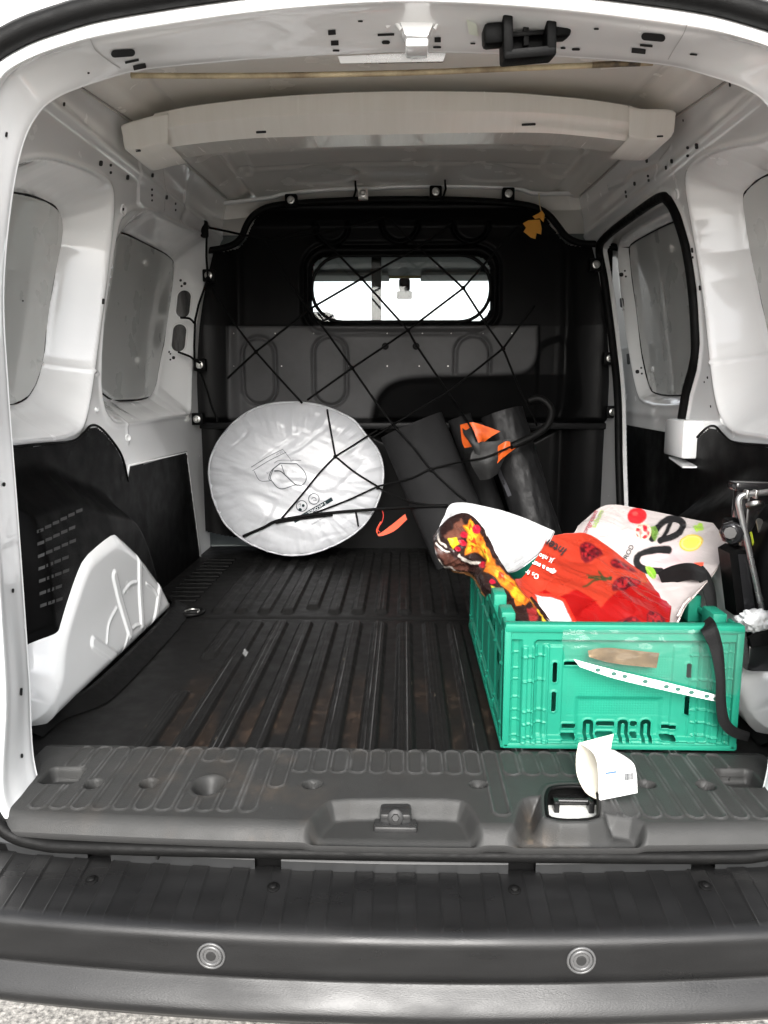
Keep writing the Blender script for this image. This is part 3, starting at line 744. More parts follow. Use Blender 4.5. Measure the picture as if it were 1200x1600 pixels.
# white bracket, tab
c = at(655, 45, y=1.225)
prf = [(-.045, .016), (-.036, .012), (-.024, -.024), (.018, -.027), (.026, .010), (.036, .016), (.012, .022), (.006, .026), (-.006, .026), (-.012, .022)]
def hp(pts, d, name, m, par):
    q_ = MB(); q_.prism([(c[0] + x, c[1], c[2] + z) for x, z in pts], d); return q_.build(name, m, par)
brk = hp([(-.030, .014), (-.020, -.008), (.012, -.010), (.024, .014), (.008, .018), (-.012, .018)], (0, .03, 0), 'latch_bracket', M_white, rear_frame)
q_ = MB(); q_.box(c[0] - .020, c[0] + .014, c[1] + .004, c[1] + .05, c[2] - .022, c[2] - .009, ch=.004); shade(q_.build('bracket_foot', M_white, brk))
q_ = MB(); q_.tube([(c[0] - .048, c[1] + .01, c[2] + .008), (c[0] - .036, c[1] + .005, c[2] + .012), (c[0] - .026, c[1] + .006, c[2] + .002)], .003, n=6); q_.tube([(c[0] + .045, c[1] + .01, c[2] + .008), (c[0] + .030, c[1] + .005, c[2] + .012), (c[0] + .022, c[1] + .006, c[2] + .002)], .003, n=6); q_.build('bracket_wing', M_white, brk)
mb = MB(); patch(mb, [(729, 27), (744, 34), (748, 54), (733, 50)], RF, .003); 
lens = mb.build('lamp_socket', mat('lens', (.75, .80, .70), .1), rear_frame)
# galvanised strip and sealant bead behind the header
mb = MB(); p0, p1 = at(530, 92, y=1.33), at(695, 86, y=1.33); mb.prism([at(528, 88, y=1.325), at(698, 80, y=1.325), at(692, 96, y=1.33), at(532, 99, y=1.33)], (0, .004, 0)); mb.build('galvanised_strip', M_metal, van)
M_bead = mat('sealant', (.62, .52, .33), .45, var=1.0, vscale=10, var2=(.16, .11, .06), stretch=(1, 1, 1))
bd = np.array([at(a, b, y=1.36) for a, b in [(205, 118), (300, 118.5), (420, 118), (540, 116), (660, 113), (780, 108), (900, 103), (1020, 98)]])
tube('sealant_rod', bd, .0046, M_bead, van, n=8, res=60)
M_bead2 = mat('sealant_dark', (.05, .04, .03), .5, var=1, vscale=60, var2=(.3, .22, .12))
tube('sealant_stain', [at(a, b, y=1.359) for a, b in [(925, 101.5), (960, 100), (1000, 98.8)]], .0049, M_bead2, van, n=8)

# ---- floor mat --------------------------------------------------------------
FX, FY = np.meshgrid(np.arange(-.725, .727, .0016), np.arange(1.10, 2.76, .009), indexing='ij')
FZ = np.full(FX.shape, FL)
dirt = np.zeros(FX.shape)
X0 = .013
def rib(xc, y0, y1, w_=.017, h_=.009):
    global FZ
    qd = rbox(FX, FY, xc, (y0 + y1) / 2, w_, (y1 - y0) / 2, .014)
    p = h_ * ss(-.003, .006, qd)
    for o_ in (-.0055, .0055):
        p = p + .0016 * np.exp(-((FX - xc - o_) / .0017) ** 2) * (qd > .012)
    FZ = FZ + p
for k in range(-8, 9):
    xc = X0 + k * .0612
    if abs(xc) < .36: rib(xc, 1.12, 1.845)
    elif abs(xc) < .46:
        rib(xc, 1.12, 1.40); rib(xc, 1.59, 1.85)
    if abs(xc) < .50: rib(xc, 1.925 + (.04 if k in (-4, 4) else 0), 2.66)
FZ = FZ - .006 * np.exp(-((FY - 1.885) / .006) ** 2)
edge = ss(.555, .565, np.abs(FX))
fc_ = np.zeros(FX.shape + (3,)); fc_[:] = (.0062, .0061, .006)
n1 = fbm(FX, FY * .35, .05, 3, 5); n2 = fbm(FX, FY, .018, 9, 4)
chan = (FZ < FL + .003)
brown = np.clip((n1 - .42) * 4, 0, 1) * ss(1.62, 1.2, FY) * chan * (np.abs(FX + .02) < .42)
sp_ = (n2 > .56)
fc_ = fc_ * (1 - brown[..., None] * .55) + np.array([.040, .026, .018]) * (brown * .55 * (.5 + .8 * sp_))[..., None]
line = (FZ > FL + .0100) * np.clip((fbm(FX * 3, FY * .4, .04, 5, 4) - .25) * 3, 0, 1) * ss(2.5, 1.2, FY)
fc_ = fc_ + (line * .055)[..., None]
crumb = (vnoise(FX, FY, .007, 21) > .985) & (FY < 1.6)
fc_[crumb] += np.array([.06, .05, .038])
sl = rbox(FX, FY, at(383, 1023, z=FL)[0], at(383, 1023, z=FL)[1], .0045, .012, .003) + .005 * (vnoise(FX, FY, .006, 2) - .6)
fc_[sl > 0] = (.22, .22, .22)
M_floor = mat('floor_rubber', (.01, .01, .01), .48, bump=.3, bscale=700, attr=True, var=.2, vscale=14, var2=(.008, .0078, .0075), rvar=.1, spec=.10)
floor_mat = grid('floor_mat', np.stack([FX, FY, FZ], -1), M_floor, van, col=fc_)
# ribbed tread on the left front corner and tie-down cups
for a, b in ((300, 958), (1060, 955)):
    p = at(a, b, z=FL + .002); m1 = MB(); m1.tube([(p[0] + .03 * math.cos(t), p[1] + .03 * math.sin(t), p[2] + .004) for t in np.linspace(0, 2 * math.pi, 24)[:-1]], .0045, n=6, closed=True)
    cup = m1.build('tie_down_cup', M_rub, van, True); m1 = MB(); m1.disc((p[0], p[1], p[2]), (0, 0, 1), .027, .001, n=20); m1.build('cup_floor', M_dark, cup)
    m1 = MB(); m1.tube([(p[0] + .018 * math.cos(t), p[1] + .02 * math.sin(t), p[2] + .005) for t in np.linspace(-.4, 3.4, 14)], .0025, n=6); m1.build('tie_down_ring', M_bolt, cup, True)
mb = MB()
for k in range(12):
    y = 2.02 + k * .045; mb.box(-.655, -.56 + .0 * k, y, y + .02, FL, FL + .006, ch=.002)
o = mb.build('tread_bars', M_rub, floor_mat); o['kind'] = 'stuff'

# ---- sill cover ----------------------------------------------------------------
NX, NY = 560, 120
sx = np.linspace(-.568, .580, NX)
yf = .926 + .018 * (np.abs(sx) / .56) ** 2 + .030 * ss(.50, .575, np.abs(sx)) ** 2
v = np.linspace(0, 1, NY)
SX = np.repeat(sx[:, None], NY, 1); SY = yf[:, None] + (1.166 - yf[:, None]) * v[None, :]
SZ = np.full(SX.shape, FL + .012)
SZ = SZ - .020 * (1 - np.clip((SY - yf[:, None]) / .022, 0, 1)) ** 2
SZ = SZ - .006 * ss(.02, 0, 1.166 - SY)
def sp(px, z=FL + .012): return [tuple(at(a, b, z=z)[:2]) for a, b in px]
recp = chaikin(sp([(440, 1345), (452, 1318), (505, 1258), (522, 1249), (620, 1248), (716, 1249), (732, 1258), (752, 1294), (762, 1301), (800, 1300), (810, 1258), (820, 1247), (850, 1244), (866, 1266), (938, 1270), (1004, 1281), (1013, 1300), (1018, 1345)]), 1)
rq = sdf(SX, SY, recp)
latpoly = sp([(856, 1282), (853, 1262), (853, 1240), (862, 1228), (925, 1228), (934, 1240), (936, 1262), (934, 1282)])
latq = sdf(SX, SY, chaikin(latpoly, 1))
rq = np.minimum(rq, -latq - .008)
SZ = SZ - (.026 * ss(-.003, .014, rq)) * ss(-.004, .012, SY - yf[:, None])
# oblong pressed ridges
slotm = np.zeros(SX.shape)
for k in range(-19, 20):
    xc = .0 + k * .0292
    segs = []
    if abs(xc + .02) < .15 or (.15 <= xc < .29): segs = [(1.075, 1.148)]
    elif -.20 < xc <= -.12: segs = [(1.03, 1.148)]
    elif abs(xc) < .50: segs = [(.965, 1.148)]
    if abs(xc + .28) < .024: segs = [(.965, 1.045), (1.105, 1.148)]
    for y0, y1 in segs:
        qd = rbox(SX, SY, xc, (y0 + y1) / 2, .0115, (y1 - y0) / 2, .0113)
        slotm = np.maximum(slotm, .0028 * np.exp(-(qd / .0015) ** 2)); slotm = slotm - .0009 * ss(0, .004, qd)
hol = np.zeros(SX.shape)
for a, b, rx, ry in [(147, 1225, 13, 8), (233, 1224, 13, 8), (326, 1227, 25, 15), (488, 1226, 15, 7), (747, 1226, 13, 6), (1010, 1226, 14, 6), (1103, 1228, 14, 7)]:
    p = at(a, b, z=FL + .012); p2 = at(a + rx, b, z=FL + .012); p3 = at(a, b - ry, z=FL + .012)
    ax_, ay_ = abs(p2[0] - p[0]), abs(p3[1] - p[1])
    rr = np.hypot((SX - p[0]) / ax_, (SY - p[1]) / ay_); slotm = np.where(rr < 1.25, 0, slotm)
    hol = np.maximum(hol, (.02 if rx < 20 else .024) * ss(1.05, .8 if rx < 20 else .45, rr)); SZ = SZ + .0012 * np.exp(-((rr - 1.12) / .08) ** 2)
for a, b, hx_, hy_ in [(98, 1211, 30, 13), (1156, 1215, 30, 14)]:
    p = at(a, b, z=FL + .012); p2 = at(a + hx_, b, z=FL + .012); p3 = at(a, b - hy_, z=FL + .012)
    qd = rbox(SX, SY, p[0], p[1], abs(p2[0] - p[0]), abs(p3[1] - p[1]), .012); hol = np.maximum(hol, .022 * ss(-.001, .006, qd)); slotm = np.where(qd > -.003, 0, slotm)
SZ = SZ + (slotm * (rq < -.004) * (latq < -.01)) - hol + .002 * np.exp(-((latq + .006) / .004) ** 2)
scol = np.zeros(SX.shape + (3,)); scol[:] = (.026, .0262, .0257)
dn = fbm(SX, SY, .06, 4, 5); dn2 = fbm(SX, SY, .012, 8, 3)
bd_ = np.clip((dn - .45) * 3.2, 0, 1) * np.exp(-((SX + .22) / .16) ** 2) * (.6 + .8 * (dn2 > .45))
bd2 = np.clip((dn - .35) * 3.2, 0, 1) * np.exp(-((SX - .21) / .06) ** 2) * ss(0, .02, rq) * (.5 + (dn2 > .45))
scol = scol + np.clip(bd_ * .35 + bd2 * .8, 0, 1)[..., None] * np.array([.045, .030, .018])
scol[(vnoise(SX, SY, .004, 33) > .985)] += .04
scol += (.030 * (slotm > .0014) * np.clip((fbm(SX * 2, SY, .02, 41, 4) - .25) * 3, 0, 1))[..., None]      # worn ridge tops
scol *= (.75 + .5 * fbm(SX, SY * .6, .09, 51, 5))[..., None]
M_sill = mat('sill_plastic', (.02, .02, .02), .38, bump=.25, bscale=800, attr=True, var=.35, vscale=11, var2=(.024, .0235, .022), rvar=.1, spec=.14)
sill = grid('sill_cover', np.stack([SX, SY, SZ], -1), M_sill, van, keep=latq < 0, col=scol)
ft = np.stack([sx, yf, SZ[:, 0]], -1); fb = ft + np.array([0, .012, -.02])
grid('sill_lip', np.stack([ft, ft + np.array([0, -.001, -.006]), fb]), M_sill, sill, col=np.full((3, NX, 3), .026))
# tie-down loops in the end recesses
for a, b in ((98, 1211), (1156, 1215)):
    p = at(a, b, z=FL - .004); m1 = MB(); m1.tube([(p[0] + .018 * math.cos(t), p[1] + .012 * math.sin(t), p[2]) for t in np.linspace(.2, 3.6, 14)], .004, n=8); m1.build('tie_down_loop', M_bolt if a < 500 else M_rub, sill, True)
# latch well with gritty floor and striker bar
mb = MB(); mb.prism([at(a, b, z=FL - .010) for a, b in [(848, 1296), (848, 1258), (940, 1258), (940, 1296)]], (0, 0, -.004)); well = mb.build('latch_well', mat('well_paint', (.42, .42, .40), .6, var=1.0, vscale=220, var2=(.75, .75, .72)), sill)
mb = MB(); mb.prism([at(a, b, z=FL - .016) for a, b in [(840, 1275), (840, 1210), (948, 1210), (948, 1275)]], (0, 0, -.004)); mb.build('well_back', M_dark, well)
s0, s1 = at(868, 1251, z=FL + .002), at(922, 1252, z=FL + .002)
mb = MB(); mb.tube([s0, s1], .0042, n=10)
for s_ in (s0, s1):
    mb.box(s_[0] - .004, s_[0] + .004, s_[1] - .012, s_[1] + .006, FL - .012, FL + .006, ch=.002)
mb.box(s0[0], s1[0], s0[1] + .016, s1[1] + .03, FL - .012, FL - .004, ch=.002)
shade(mb.build('latch_striker', mat('striker_black', (.02, .02, .02), .25, metal=.6, rvar=.1), well))
lo_ = chaikin(latpoly, 2)
rimz = []
for a, b in lo_:
    i = int(np.clip(np.searchsorted(sx, a), 1, NX - 1)); j = int(np.clip(round((b - yf[i]) / (1.166 - yf[i]) * (NY - 1)), 1, NY - 1)); rimz.append((a, b, SZ[i, j] - .001))
rimz = np.array(rimz)
for _ in range(3): rimz[:, 2] = .5 * rimz[:, 2] + .25 * (np.roll(rimz[:, 2], 1) + np.roll(rimz[:, 2], -1))
tube('latch_rim', rimz, .0032, M_blk, sill, n=8, closed=True)
# centre lock catch
p = at(618, 1290, z=FL - .012)
mb = MB(); mb.box(p[0] - .022, p[0] + .022, p[1] - .002, p[1] + .035, FL - .016, FL + .006, ch=.005); mb.box(p[0] - .03, p[0] + .03, p[1] - .014, p[1] + .01, FL - .018, FL - .006, ch=.004)
catch = shade(mb.build('lock_catch', mat('catch_black', (.018, .018, .018), .22, rvar=.08), sill))
h = hit(618, 1277, [catch])
if h:
    m1 = MB(); m1.disc(h[0], h[1], .011, .003, n=20); m1.disc(h[0] + h[1] * .003, h[1], .0055, .004, n=6); shade(m1.build('catch_bolt', mat('dark_steel', (.012, .012, .012), .4, spec=.2), catch))

# ---- bumper ----------------------------------------------------------------------
bxs = np.linspace(-.80, .80, 1281)
gof = .105 * bxs ** 2 + .9 * np.maximum(0, np.abs(bxs) - .5) ** 2
prof = [(.520, .985), (.533, .958), (.533, .945)] + [(.533 - .010 * t, .945 - .085 * t) for t in np.linspace(.04, 1, 22)] + [(.5225, .854), (.520, .848), (.516, .843), (.511, .8405), (.505, .840), (.49, .8395), (.475, .8395), (.4625, .8398), (.4595, .843), (.4565, .8405), (.452, .8365), (.445, .830), (.438, .8245), (.432, .8205), (.427, .819), (.421, .820), (.413, .827), (.40, .85), (.36, .88)]
prof = np.array(prof)
BPX = np.repeat(bxs[:, None], len(prof), 1); BPY = prof[None, :, 1] + gof[:, None]; BPZ = np.repeat(prof[None, :, 0], len(bxs), 0)
stepm = ((prof[:, 1] > .846) & (prof[:, 1] < .95) & (prof[:, 0] > .515))[None, :]
# alternating raised treads across the step, edges fanning slightly
per = .0566
ph = np.abs(((BPX - .0155) / per + .5) % 1.0 - .5)
raised = ss(.218, .200, ph)
BPZ = BPZ + .0030 * raised * stepm * ss(.856, .93, prof[:, 1])[None, :] + .0020 * (np.exp(-((ph - .21) / .014) ** 2)) * stepm * ss(.850, .862, prof[:, 1])[None, :]
side = np.abs(BPX) > .66
sp0, sp1 = at(330, 1493, y=.845), at(908, 1500, y=.847)
bumper = grid('rear_bumper', np.stack([BPX, BPY, BPZ], -1), mat('bumper_plastic', (.0055, .0055, .0057), .36, bump=.12, bscale=900, var=.5, vscale=10, var2=(.013, .013, .013), rvar=.14, stretch=(.35, 1, 1.2), spec=.3), van)
for a, b in ((330, 1493), (908, 1500)):
    h = hit(a, b, [bumper]); m1 = MB()
    c_, n_ = h[0], h[1]; q = n_.to_track_quat('Z', 'Y').to_matrix()
    for r_, t_ in ((.0165, .0018), (.0118, .0026)):
        m1.tube([c_ + n_ * .0006 + q @ Vector((r_ * math.cos(t), r_ * math.sin(t), 0)) for t in np.linspace(0, 2 * math.pi, 33)[:-1]], t_, n=8, closed=True)
    m1.disc(c_, n_, .0105, .0012, n=24)
    s_ = m1.build('parking_sensor', mat('sensor_ring', (.06, .06, .06), .3), bumper, True)
    m1 = MB(); m1.disc(c_ + n_ * .0013, n_, .0062, .001, n=20); m1.build('sensor_eye', M_dark, s_)
for a, b in ((143, 1376), (427, 1387), (804, 1391), (1102, 1385)):
    h = hit(a, b, [bumper]); m1 = MB(); m1.disc(h[0], h[1], .0085, .0022, n=20); m1.disc(h[0] + h[1] * .0022, h[1], .005, .0025, n=14, dome=.001); shade(m1.build('bumper_clip', M_rub, bumper))
# mounting strip above the step: five slats with gaps
M_slat = mat('slat_grey', (.02, .0205, .021), .36, var=.4, vscale=18, spec=.4)
edges = [(-40, 122), (161, 396), (438, 794), (837, 1083), (1122, 1240)]
for a0, a1 in edges:
    nn = 24; pxs = np.linspace(a0, a1, nn)
    P = []
    xs_ = [at(a, 1352, z=.545)[0] for a in pxs]
    xs_ = np.array(xs_); yb = .955 + .105 * xs_ ** 2 + .9 * np.maximum(0, np.abs(xs_) - .5) ** 2
    sec = [(.528, .010), (.531, -.004), (.547, -.005), (.552, -.001), (.553, .012), (.54, .02)]
    P = np.array([[(x, y + o_, z) for z, o_ in sec] for x, y in zip(xs_, yb)])
    o = grid('bumper_slat', P, M_slat, bumper, smooth=False)
    for e in (P[0], P[-1]): mb = MB(); mb.add(e, [tuple(range(6))]); mb.build('slat_end', M_blk, o)
for a in (141, 417, 815, 1102):
    x = at(a, 1352, z=.545)[0]; y = .985 + .105 * x * x; mb = MB()
    mb.box(x - .012, x + .012, y, y + .012, .54, .556, ch=.003); mb.build('bumper_tab', M_rub, bumper)

VANSURF = [rear_frame, partition, wallL, wallR, sill]

exec_parts = True
# =================================================================== POP-UP SHELTER BAG
sc_ = at(461, 747, y=2.50); cxB, cyB, czB = sc_[0], 2.50, sc_[2]
RB = 137.5 * 2.50 / F; RBz = 121 * 2.50 / F * .985
shel = thing('shelter_bag', 'round white pop-up beach shelter bag with fold-up diagram, leaning behind the net', 'shelter bag', (cxB, cyB, FL))
NA, NR = 220, 80
th = np.linspace(0, 2 * np.pi, NA, endpoint=False); rr = np.linspace(0, 1, NR)
TH, RR = np.meshgrid(th, rr, indexing='ij')
def shelter(front):
    wob = 1 + .012 * np.sin(3 * TH + 1) + .006 * np.sin(7 * TH) + .02 * np.exp(-((np.angle(np.exp(1j * (TH - .75)))) / .3) ** 2) * np.sin(TH * 9)
    X = cxB + RB * RR * np.cos(TH) * wob; Z = czB + RBz * RR * np.sin(TH) * wob
    prof_ = (1 - RR ** 2.6) ** .6
    d = .042 * prof_
    wr = .014 * (fbm(TH * 9, RR * 1.0 + TH * .7, .6, 5, 3) - .5) * ss(.45, .9, RR) + .013 * (fbm(TH * 15, RR * .8 + TH, .5, 9, 2) - .47) * ss(.66, .93, RR) * ss(1.0, .97, RR)
    wr += .012 * (fbm(X * .9 + Z * 2.2, Z * .7 - X * .4, .10, 12, 3) - .47) * ss(1.0, .75, RR)
    wr -= .003 * ss(.10, 0, np.abs(fbm(X * 1.2 - Z * 1.6, Z + X * .3, .12, 31, 2) - .38)) * ss(1.0, .8, RR)
    Y = cyB - d - wr * (1 if front else -1) if front else cyB + d * .8 + wr
    lean = (Z - czB) * .14
    return np.stack([X, Y + lean, Z], -1)
Pf, Pb = shelter(True), shelter(False)
def polar(P, name, m, parent, flip=False):
    n_, k_ = P.shape[:2]; V = P.reshape(-1, 3); f = []
    i, j = np.meshgrid(np.arange(n_), np.arange(k_ - 1), indexing='ij'); i2 = (i + 1) % n_
    f = np.stack([i * k_ + j, i * k_ + j + 1, i2 * k_ + j + 1, i2 * k_ + j], -1).reshape(-1, 4)
    return mesh(name, V, f, m, parent)
M_bag = mat('silver_white_cloth', (.35, .356, .37), .36, bump=.35, bscale=90, var=.3, vscale=5, var2=(.30, .31, .335), rvar=.1, spec=.6)
bagf = polar(Pf, 'bag_front', M_bag, shel); bagb = polar(Pb, 'bag_back', M_bag, shel)
rimP = Pf[:, -1]; tube('rim_piping', rimP, .004, M_bag, shel, n=6, closed=True)
# print: drawn lines and lettering lying on the cloth
M_ink = mat('ink_grey', (.03, .035, .04), .6); M_inkd = mat('ink_dark', (.006, .014, .016), .6, spec=.1); M_lt = mat('ink_light', (.72, .74, .76), .6)
def ribbon_on(mb, px, wpx, objs, off=.0016, res=None, mi=0):
    P = cr(np.asarray(px, float), res or len(px) * 5)
    T = np.gradient(P, axis=0); T /= np.linalg.norm(T, axis=1, keepdims=True) + 1e-9; N = np.stack([-T[:, 1], T[:, 0]], 1)
    V = []
    for p, nn in zip(P, N):
        for s_ in (-1, 1):
            h = hpt(*(p + nn * s_ * wpx / 2), objs, off)
            if h is None: return
            V.append(h)
    mb.add(V, [(2 * i, 2 * i + 1, 2 * i + 3, 2 * i + 2) for i in range(len(P) - 1)], mi)
def z6(pts): return [(340 + x / 4.2857, 640 + y / 4.2857) for x, y in pts]
mb = MB()
for L, w_ in (([(420, 360), (360, 410), (345, 465), (365, 480), (400, 520), (440, 530), (520, 505), (560, 508), (590, 480), (592, 440), (570, 400), (530, 362)], .75), ([(420, 360), (475, 362), (530, 362)], .75), ([(420, 362), (375, 400), (355, 450), (362, 478)], .7),
              ([(380, 410), (420, 412), (460, 445), (520, 500), (550, 505)], 1.1), ([(428, 370), (440, 405), (450, 432)], .7), ([(225, 385), (330, 320), (440, 265)], .5), ([(235, 410), (340, 345), (460, 285)], .5), ([(440, 270), (475, 315), (490, 335)], .4), ([(245, 412), (285, 475), (350, 478)], .5), ([(380, 360), (420, 340), (560, 340)], .4)):
    ribbon_on(mb, z6(L), w_ * 1.7, [bagf], .002)
for cx_, cy_, r_ in ((564, 645, 36), (645, 598, 35)):
    ribbon_on(mb, z6([(cx_ + r_ * math.cos(t), cy_ + r_ * math.sin(t)) for t in np.linspace(0, 2 * math.pi, 20)]), 1.4, [bagf], .002, 40)
for L in ([(628, 600), (640, 588), (655, 592), (660, 608), (640, 610)], [(540, 640), (556, 630), (552, 650)]): ribbon_on(mb, z6(L), .8, [bagf], .0016)
o = mb.build('fold_diagram', M_ink, bagf); o['kind'] = 'stuff'
mb = MB()
patch(mb, z6([(505, 735), (762, 586), (774, 610), (518, 760)]), [bagf], .0022)
patch(mb, [(340 + (574 + 10 * math.cos(t)) / 4.2857, 640 + (642 + 10 * math.sin(t)) / 4.2857) for t in np.linspace(0, 6.28, 12)], [bagf], .0022)
patch(mb, [(340 + (553 + 12 * math.cos(t)) / 4.2857, 640 + (670 + 12 * math.sin(t)) / 4.2857) for t in np.linspace(0, 6.28, 12)], [bagf], .0022)
mb.build('print_band', M_inkd, bagf)

def text_px(s, size, cx_, cy_, ang, objs, m, parent, name, off=.003, flipx=1, flipy=1, shear=0, bold=0.0, xs=1.0):
    """lettering as flat print lying on a surface; size and place in photograph pixels"""
    cu = bpy.data.curves.new('lettering', 'FONT'); cu.body = s; cu.size = size; cu.align_x = 'CENTER'; cu.align_y = 'CENTER'; cu.shear = shear; cu.offset = bold; cu.resolution_u = 3
    to = bpy.data.objects.new('lettering', cu); COL.objects.link(to)
    dg = bpy.context.evaluated_depsgraph_get(); me = bpy.data.meshes.new_from_object(to.evaluated_get(dg))
    bm = bmesh.new(); bm.from_mesh(me); bmesh.ops.triangulate(bm, faces=bm.faces); bmesh.ops.subdivide_edges(bm, edges=[e for e in bm.edges if e.calc_length() > size * .3], cuts=1)
    c_, s_ = math.cos(math.radians(ang)), math.sin(math.radians(ang))
    V = []; ok = True
    bm.verts.index_update()
    for v in bm.verts:
        x, y = v.co.x * flipx * xs, -v.co.y * flipy
        h = hpt(cx_ + x * c_ - y * s_, cy_ + x * s_ + y * c_, objs, off)
        if h is None: ok = False; h = np.zeros(3)
        V.append((h, h is not None))
    Fc = [[v.index for v in f.verts] for f in bm.faces]
    Fc = [f for f in Fc if all(np.abs(V[i][0]).sum() > 0 for i in f)]
    V = [v[0] for v in V]
    bm.free(); bpy.data.objects.remove(to); bpy.data.curves.remove(cu)
    if Fc: return mesh(name, V, Fc, m, parent, False)
a0 = math.degrees(math.atan2(586 - 735, 762 - 505))
text_px('2 SECONDS 0 XL', 6.2, 340 + 640 / 4.2857, 640 + 672 / 4.2857, a0 + 180, [bagf], M_lt, bagf, 'lettering', .0032)
text_px('EASY', 3, 340 + 690 / 4.2857, 640 + 690 / 4.2857, a0 + 180, [bagf], M_ink, bagf, 'lettering', .0018)
text_px('OPENING CLOSING', 3, 340 + 680 / 4.2857, 640 + 740 / 4.2857, a0 + 180, [bagf], M_ink, bagf, 'lettering', .0018)
text_px('220 cm', 4, 340 + 415 / 4.2857, 640 + 292 / 4.2857, a0 + 180, [bagf], M_ink, bagf, 'lettering', .0018)
text_px('150', 4, 340 + 500 / 4.2857, 640 + 340 / 4.2857, a0 + 180, [bagf], M_ink, bagf, 'lettering', .0018)
text_px('110', 4, 340 + 340 / 4.2857, 640 + 420 / 4.2857, a0 + 180, [bagf], M_ink, bagf, 'lettering', .0018)
# orange pull strap
M_or = mat('orange_webbing', (.55, .055, .012), .55, bump=.4, bscale=400)
P = [at(a, b, y=2.46) for a, b in [(633, 803), (612, 820), (592, 834), (588, 828), (594, 815)]]
Q = [at(a, b, y=2.455) for a, b in [(636, 812), (616, 830), (594, 838), (590, 832), (596, 816)]]
grid('pull_strap', cr(np.stack([cr(np.array(P), 24), cr(np.array(Q), 24) + np.array([0, .004, 0])]), 4, 0), M_or, shel)
tube('strap_cord', [at(a, b, y=2.455) for a, b in [(594, 832), (590, 826), (597, 815), (599, 805), (597, 797)]], .0014, mat('red_cord', (.5, .03, .02), .6), shel, n=6, res=20)

# =================================================================== ROLLED MATS
M_mat = mat('roll_fabric', (.010, .010, .0104), .62, bump=.5, bscale=500, var=.4, vscale=12, var2=(.014, .014, .0145), rvar=.1, spec=.08)
M_nyl = mat('black_nylon', (.006, .006, .0063), .45, bump=.5, bscale=70, var=.4, vscale=20, var2=(.012, .012, .0125), rvar=.1, spec=.16)
def roll(name, top, bot, rpx, flatn, turns, m, label, cat, thick=.006, wrk=.0, tw=0.0):
    """a mat rolled up in a flattened spiral between two axis points (x,y,z)"""
    A, B = np.array(top), np.array(bot); ax = (B - A); L = np.linalg.norm(ax); ax /= L
    t_ = thing(name, label, cat, (B[0], B[1], FL))
    side_ = np.cross(ax, np.array([0, 1.0, 0])); side_ /= np.linalg.norm(side_); dep_ = np.cross(side_, ax)
    na, nl = int(60 * turns), 60
    a = np.linspace(0, 2 * np.pi * turns, na); R = rpx - (a[-1] - a) / (2 * np.pi) * thick * 1.5
    tw = (math.pi / 2 if dep_[1] > 0 else -math.pi / 2) - 2 * math.pi * turns
    l = np.linspace(0, L, nl); Aa, Ll = np.meshgrid(a, l, indexing='ij'); Rr = np.repeat(R[:, None], nl, 1)
    Rr = Rr * (1 + wrk * (fbm(np.cos(Aa) * 2 + 5, Ll * 6 + np.sin(Aa) * 2, .5, 4, 4) - .5))
    P = A + Ll[..., None] * ax + (Rr * np.cos(Aa + tw))[..., None] * side_ + (Rr * flatn * np.sin(Aa + tw))[..., None] * dep_
    Pi = A + Ll[..., None] * ax + ((Rr - thick) * np.cos(Aa + tw))[..., None] * side_ + ((Rr - thick) * flatn * np.sin(Aa + tw))[..., None] * dep_
    V = np.concatenate([P.reshape(-1, 3), Pi.reshape(-1, 3)]); o_ = na * nl
    f = gfaces(na, nl).tolist() + (gfaces(na, nl, True) + o_).tolist()
    for i in range(na - 1): f.append((i * nl, i * nl + o_, (i + 1) * nl + o_, (i + 1) * nl)); f.append((i * nl + nl - 1, (i + 1) * nl + nl - 1, (i + 1) * nl + nl - 1 + o_, i * nl + nl - 1 + o_))
    for j in range(nl - 1): f.append((j, j + 1, j + 1 + o_, j + o_)); e = (na - 1) * nl; f.append((e + j, e + j + o_, e + j + 1 + o_, e + j + 1))
    body = mesh('roll_sheet', V, f, m, t_); shade(body, 50)
    return t_, body
rA_, rAb = roll('rolled_mat', at(641, 665, y=2.48), at(728, 872, y=2.40), .112, .42, 3, M_mat, 'wide smooth black foam mat rolled flat, next to the round white bag', 'rolled mat', .009, .02, 1.2)
rB_, rBb = roll('rolled_mat', at(716, 652, y=2.57), at(790, 860, y=2.53), .046, .6, 2, M_mat, 'narrow black mat roll squeezed between the wide mat and the zipped roll', 'rolled mat', .008, .02, .4)
rC_, rCb = roll('wetsuit_roll', at(782, 645, y=2.46), at(848, 860, y=2.36), .074, .62, 2.6, M_nyl, 'black zipped fabric roll with stitched seams standing under the hooked handle', 'fabric roll', .010, .18, 2.0)
mb = MB()
for L in ([(790, 723), (830, 716), (858, 708)], [(798, 750), (835, 740), (852, 727)], [(806, 775), (840, 768), (862, 756)], [(850, 690), (858, 740), (872, 775), (880, 810)], [(800, 662), (808, 640), (806, 625)]):
    q_ = MB(); ribbon_on(q_, L, 1.6, [rCb], .0016, 18)
    if q_.V: q_.build('seam', MATS.get('seam_thread') or mat('seam_thread', (.09, .09, .09), .6), rCb)
mb = MB(); ribbon_on(mb, [(779, 732), (784, 745), (792, 762), (797, 775)], 6, [rCb], .002, 14)
if mb.V: mb.build('zip', mat('zip_black', (.05, .05, .055), .3), rCb)
h = hit(779, 732, [rCb])
if h: m1 = MB(); m1.disc(h[0], h[1], .006, .004, n=14); m1.build('zip_pull', M_bolt, rCb)
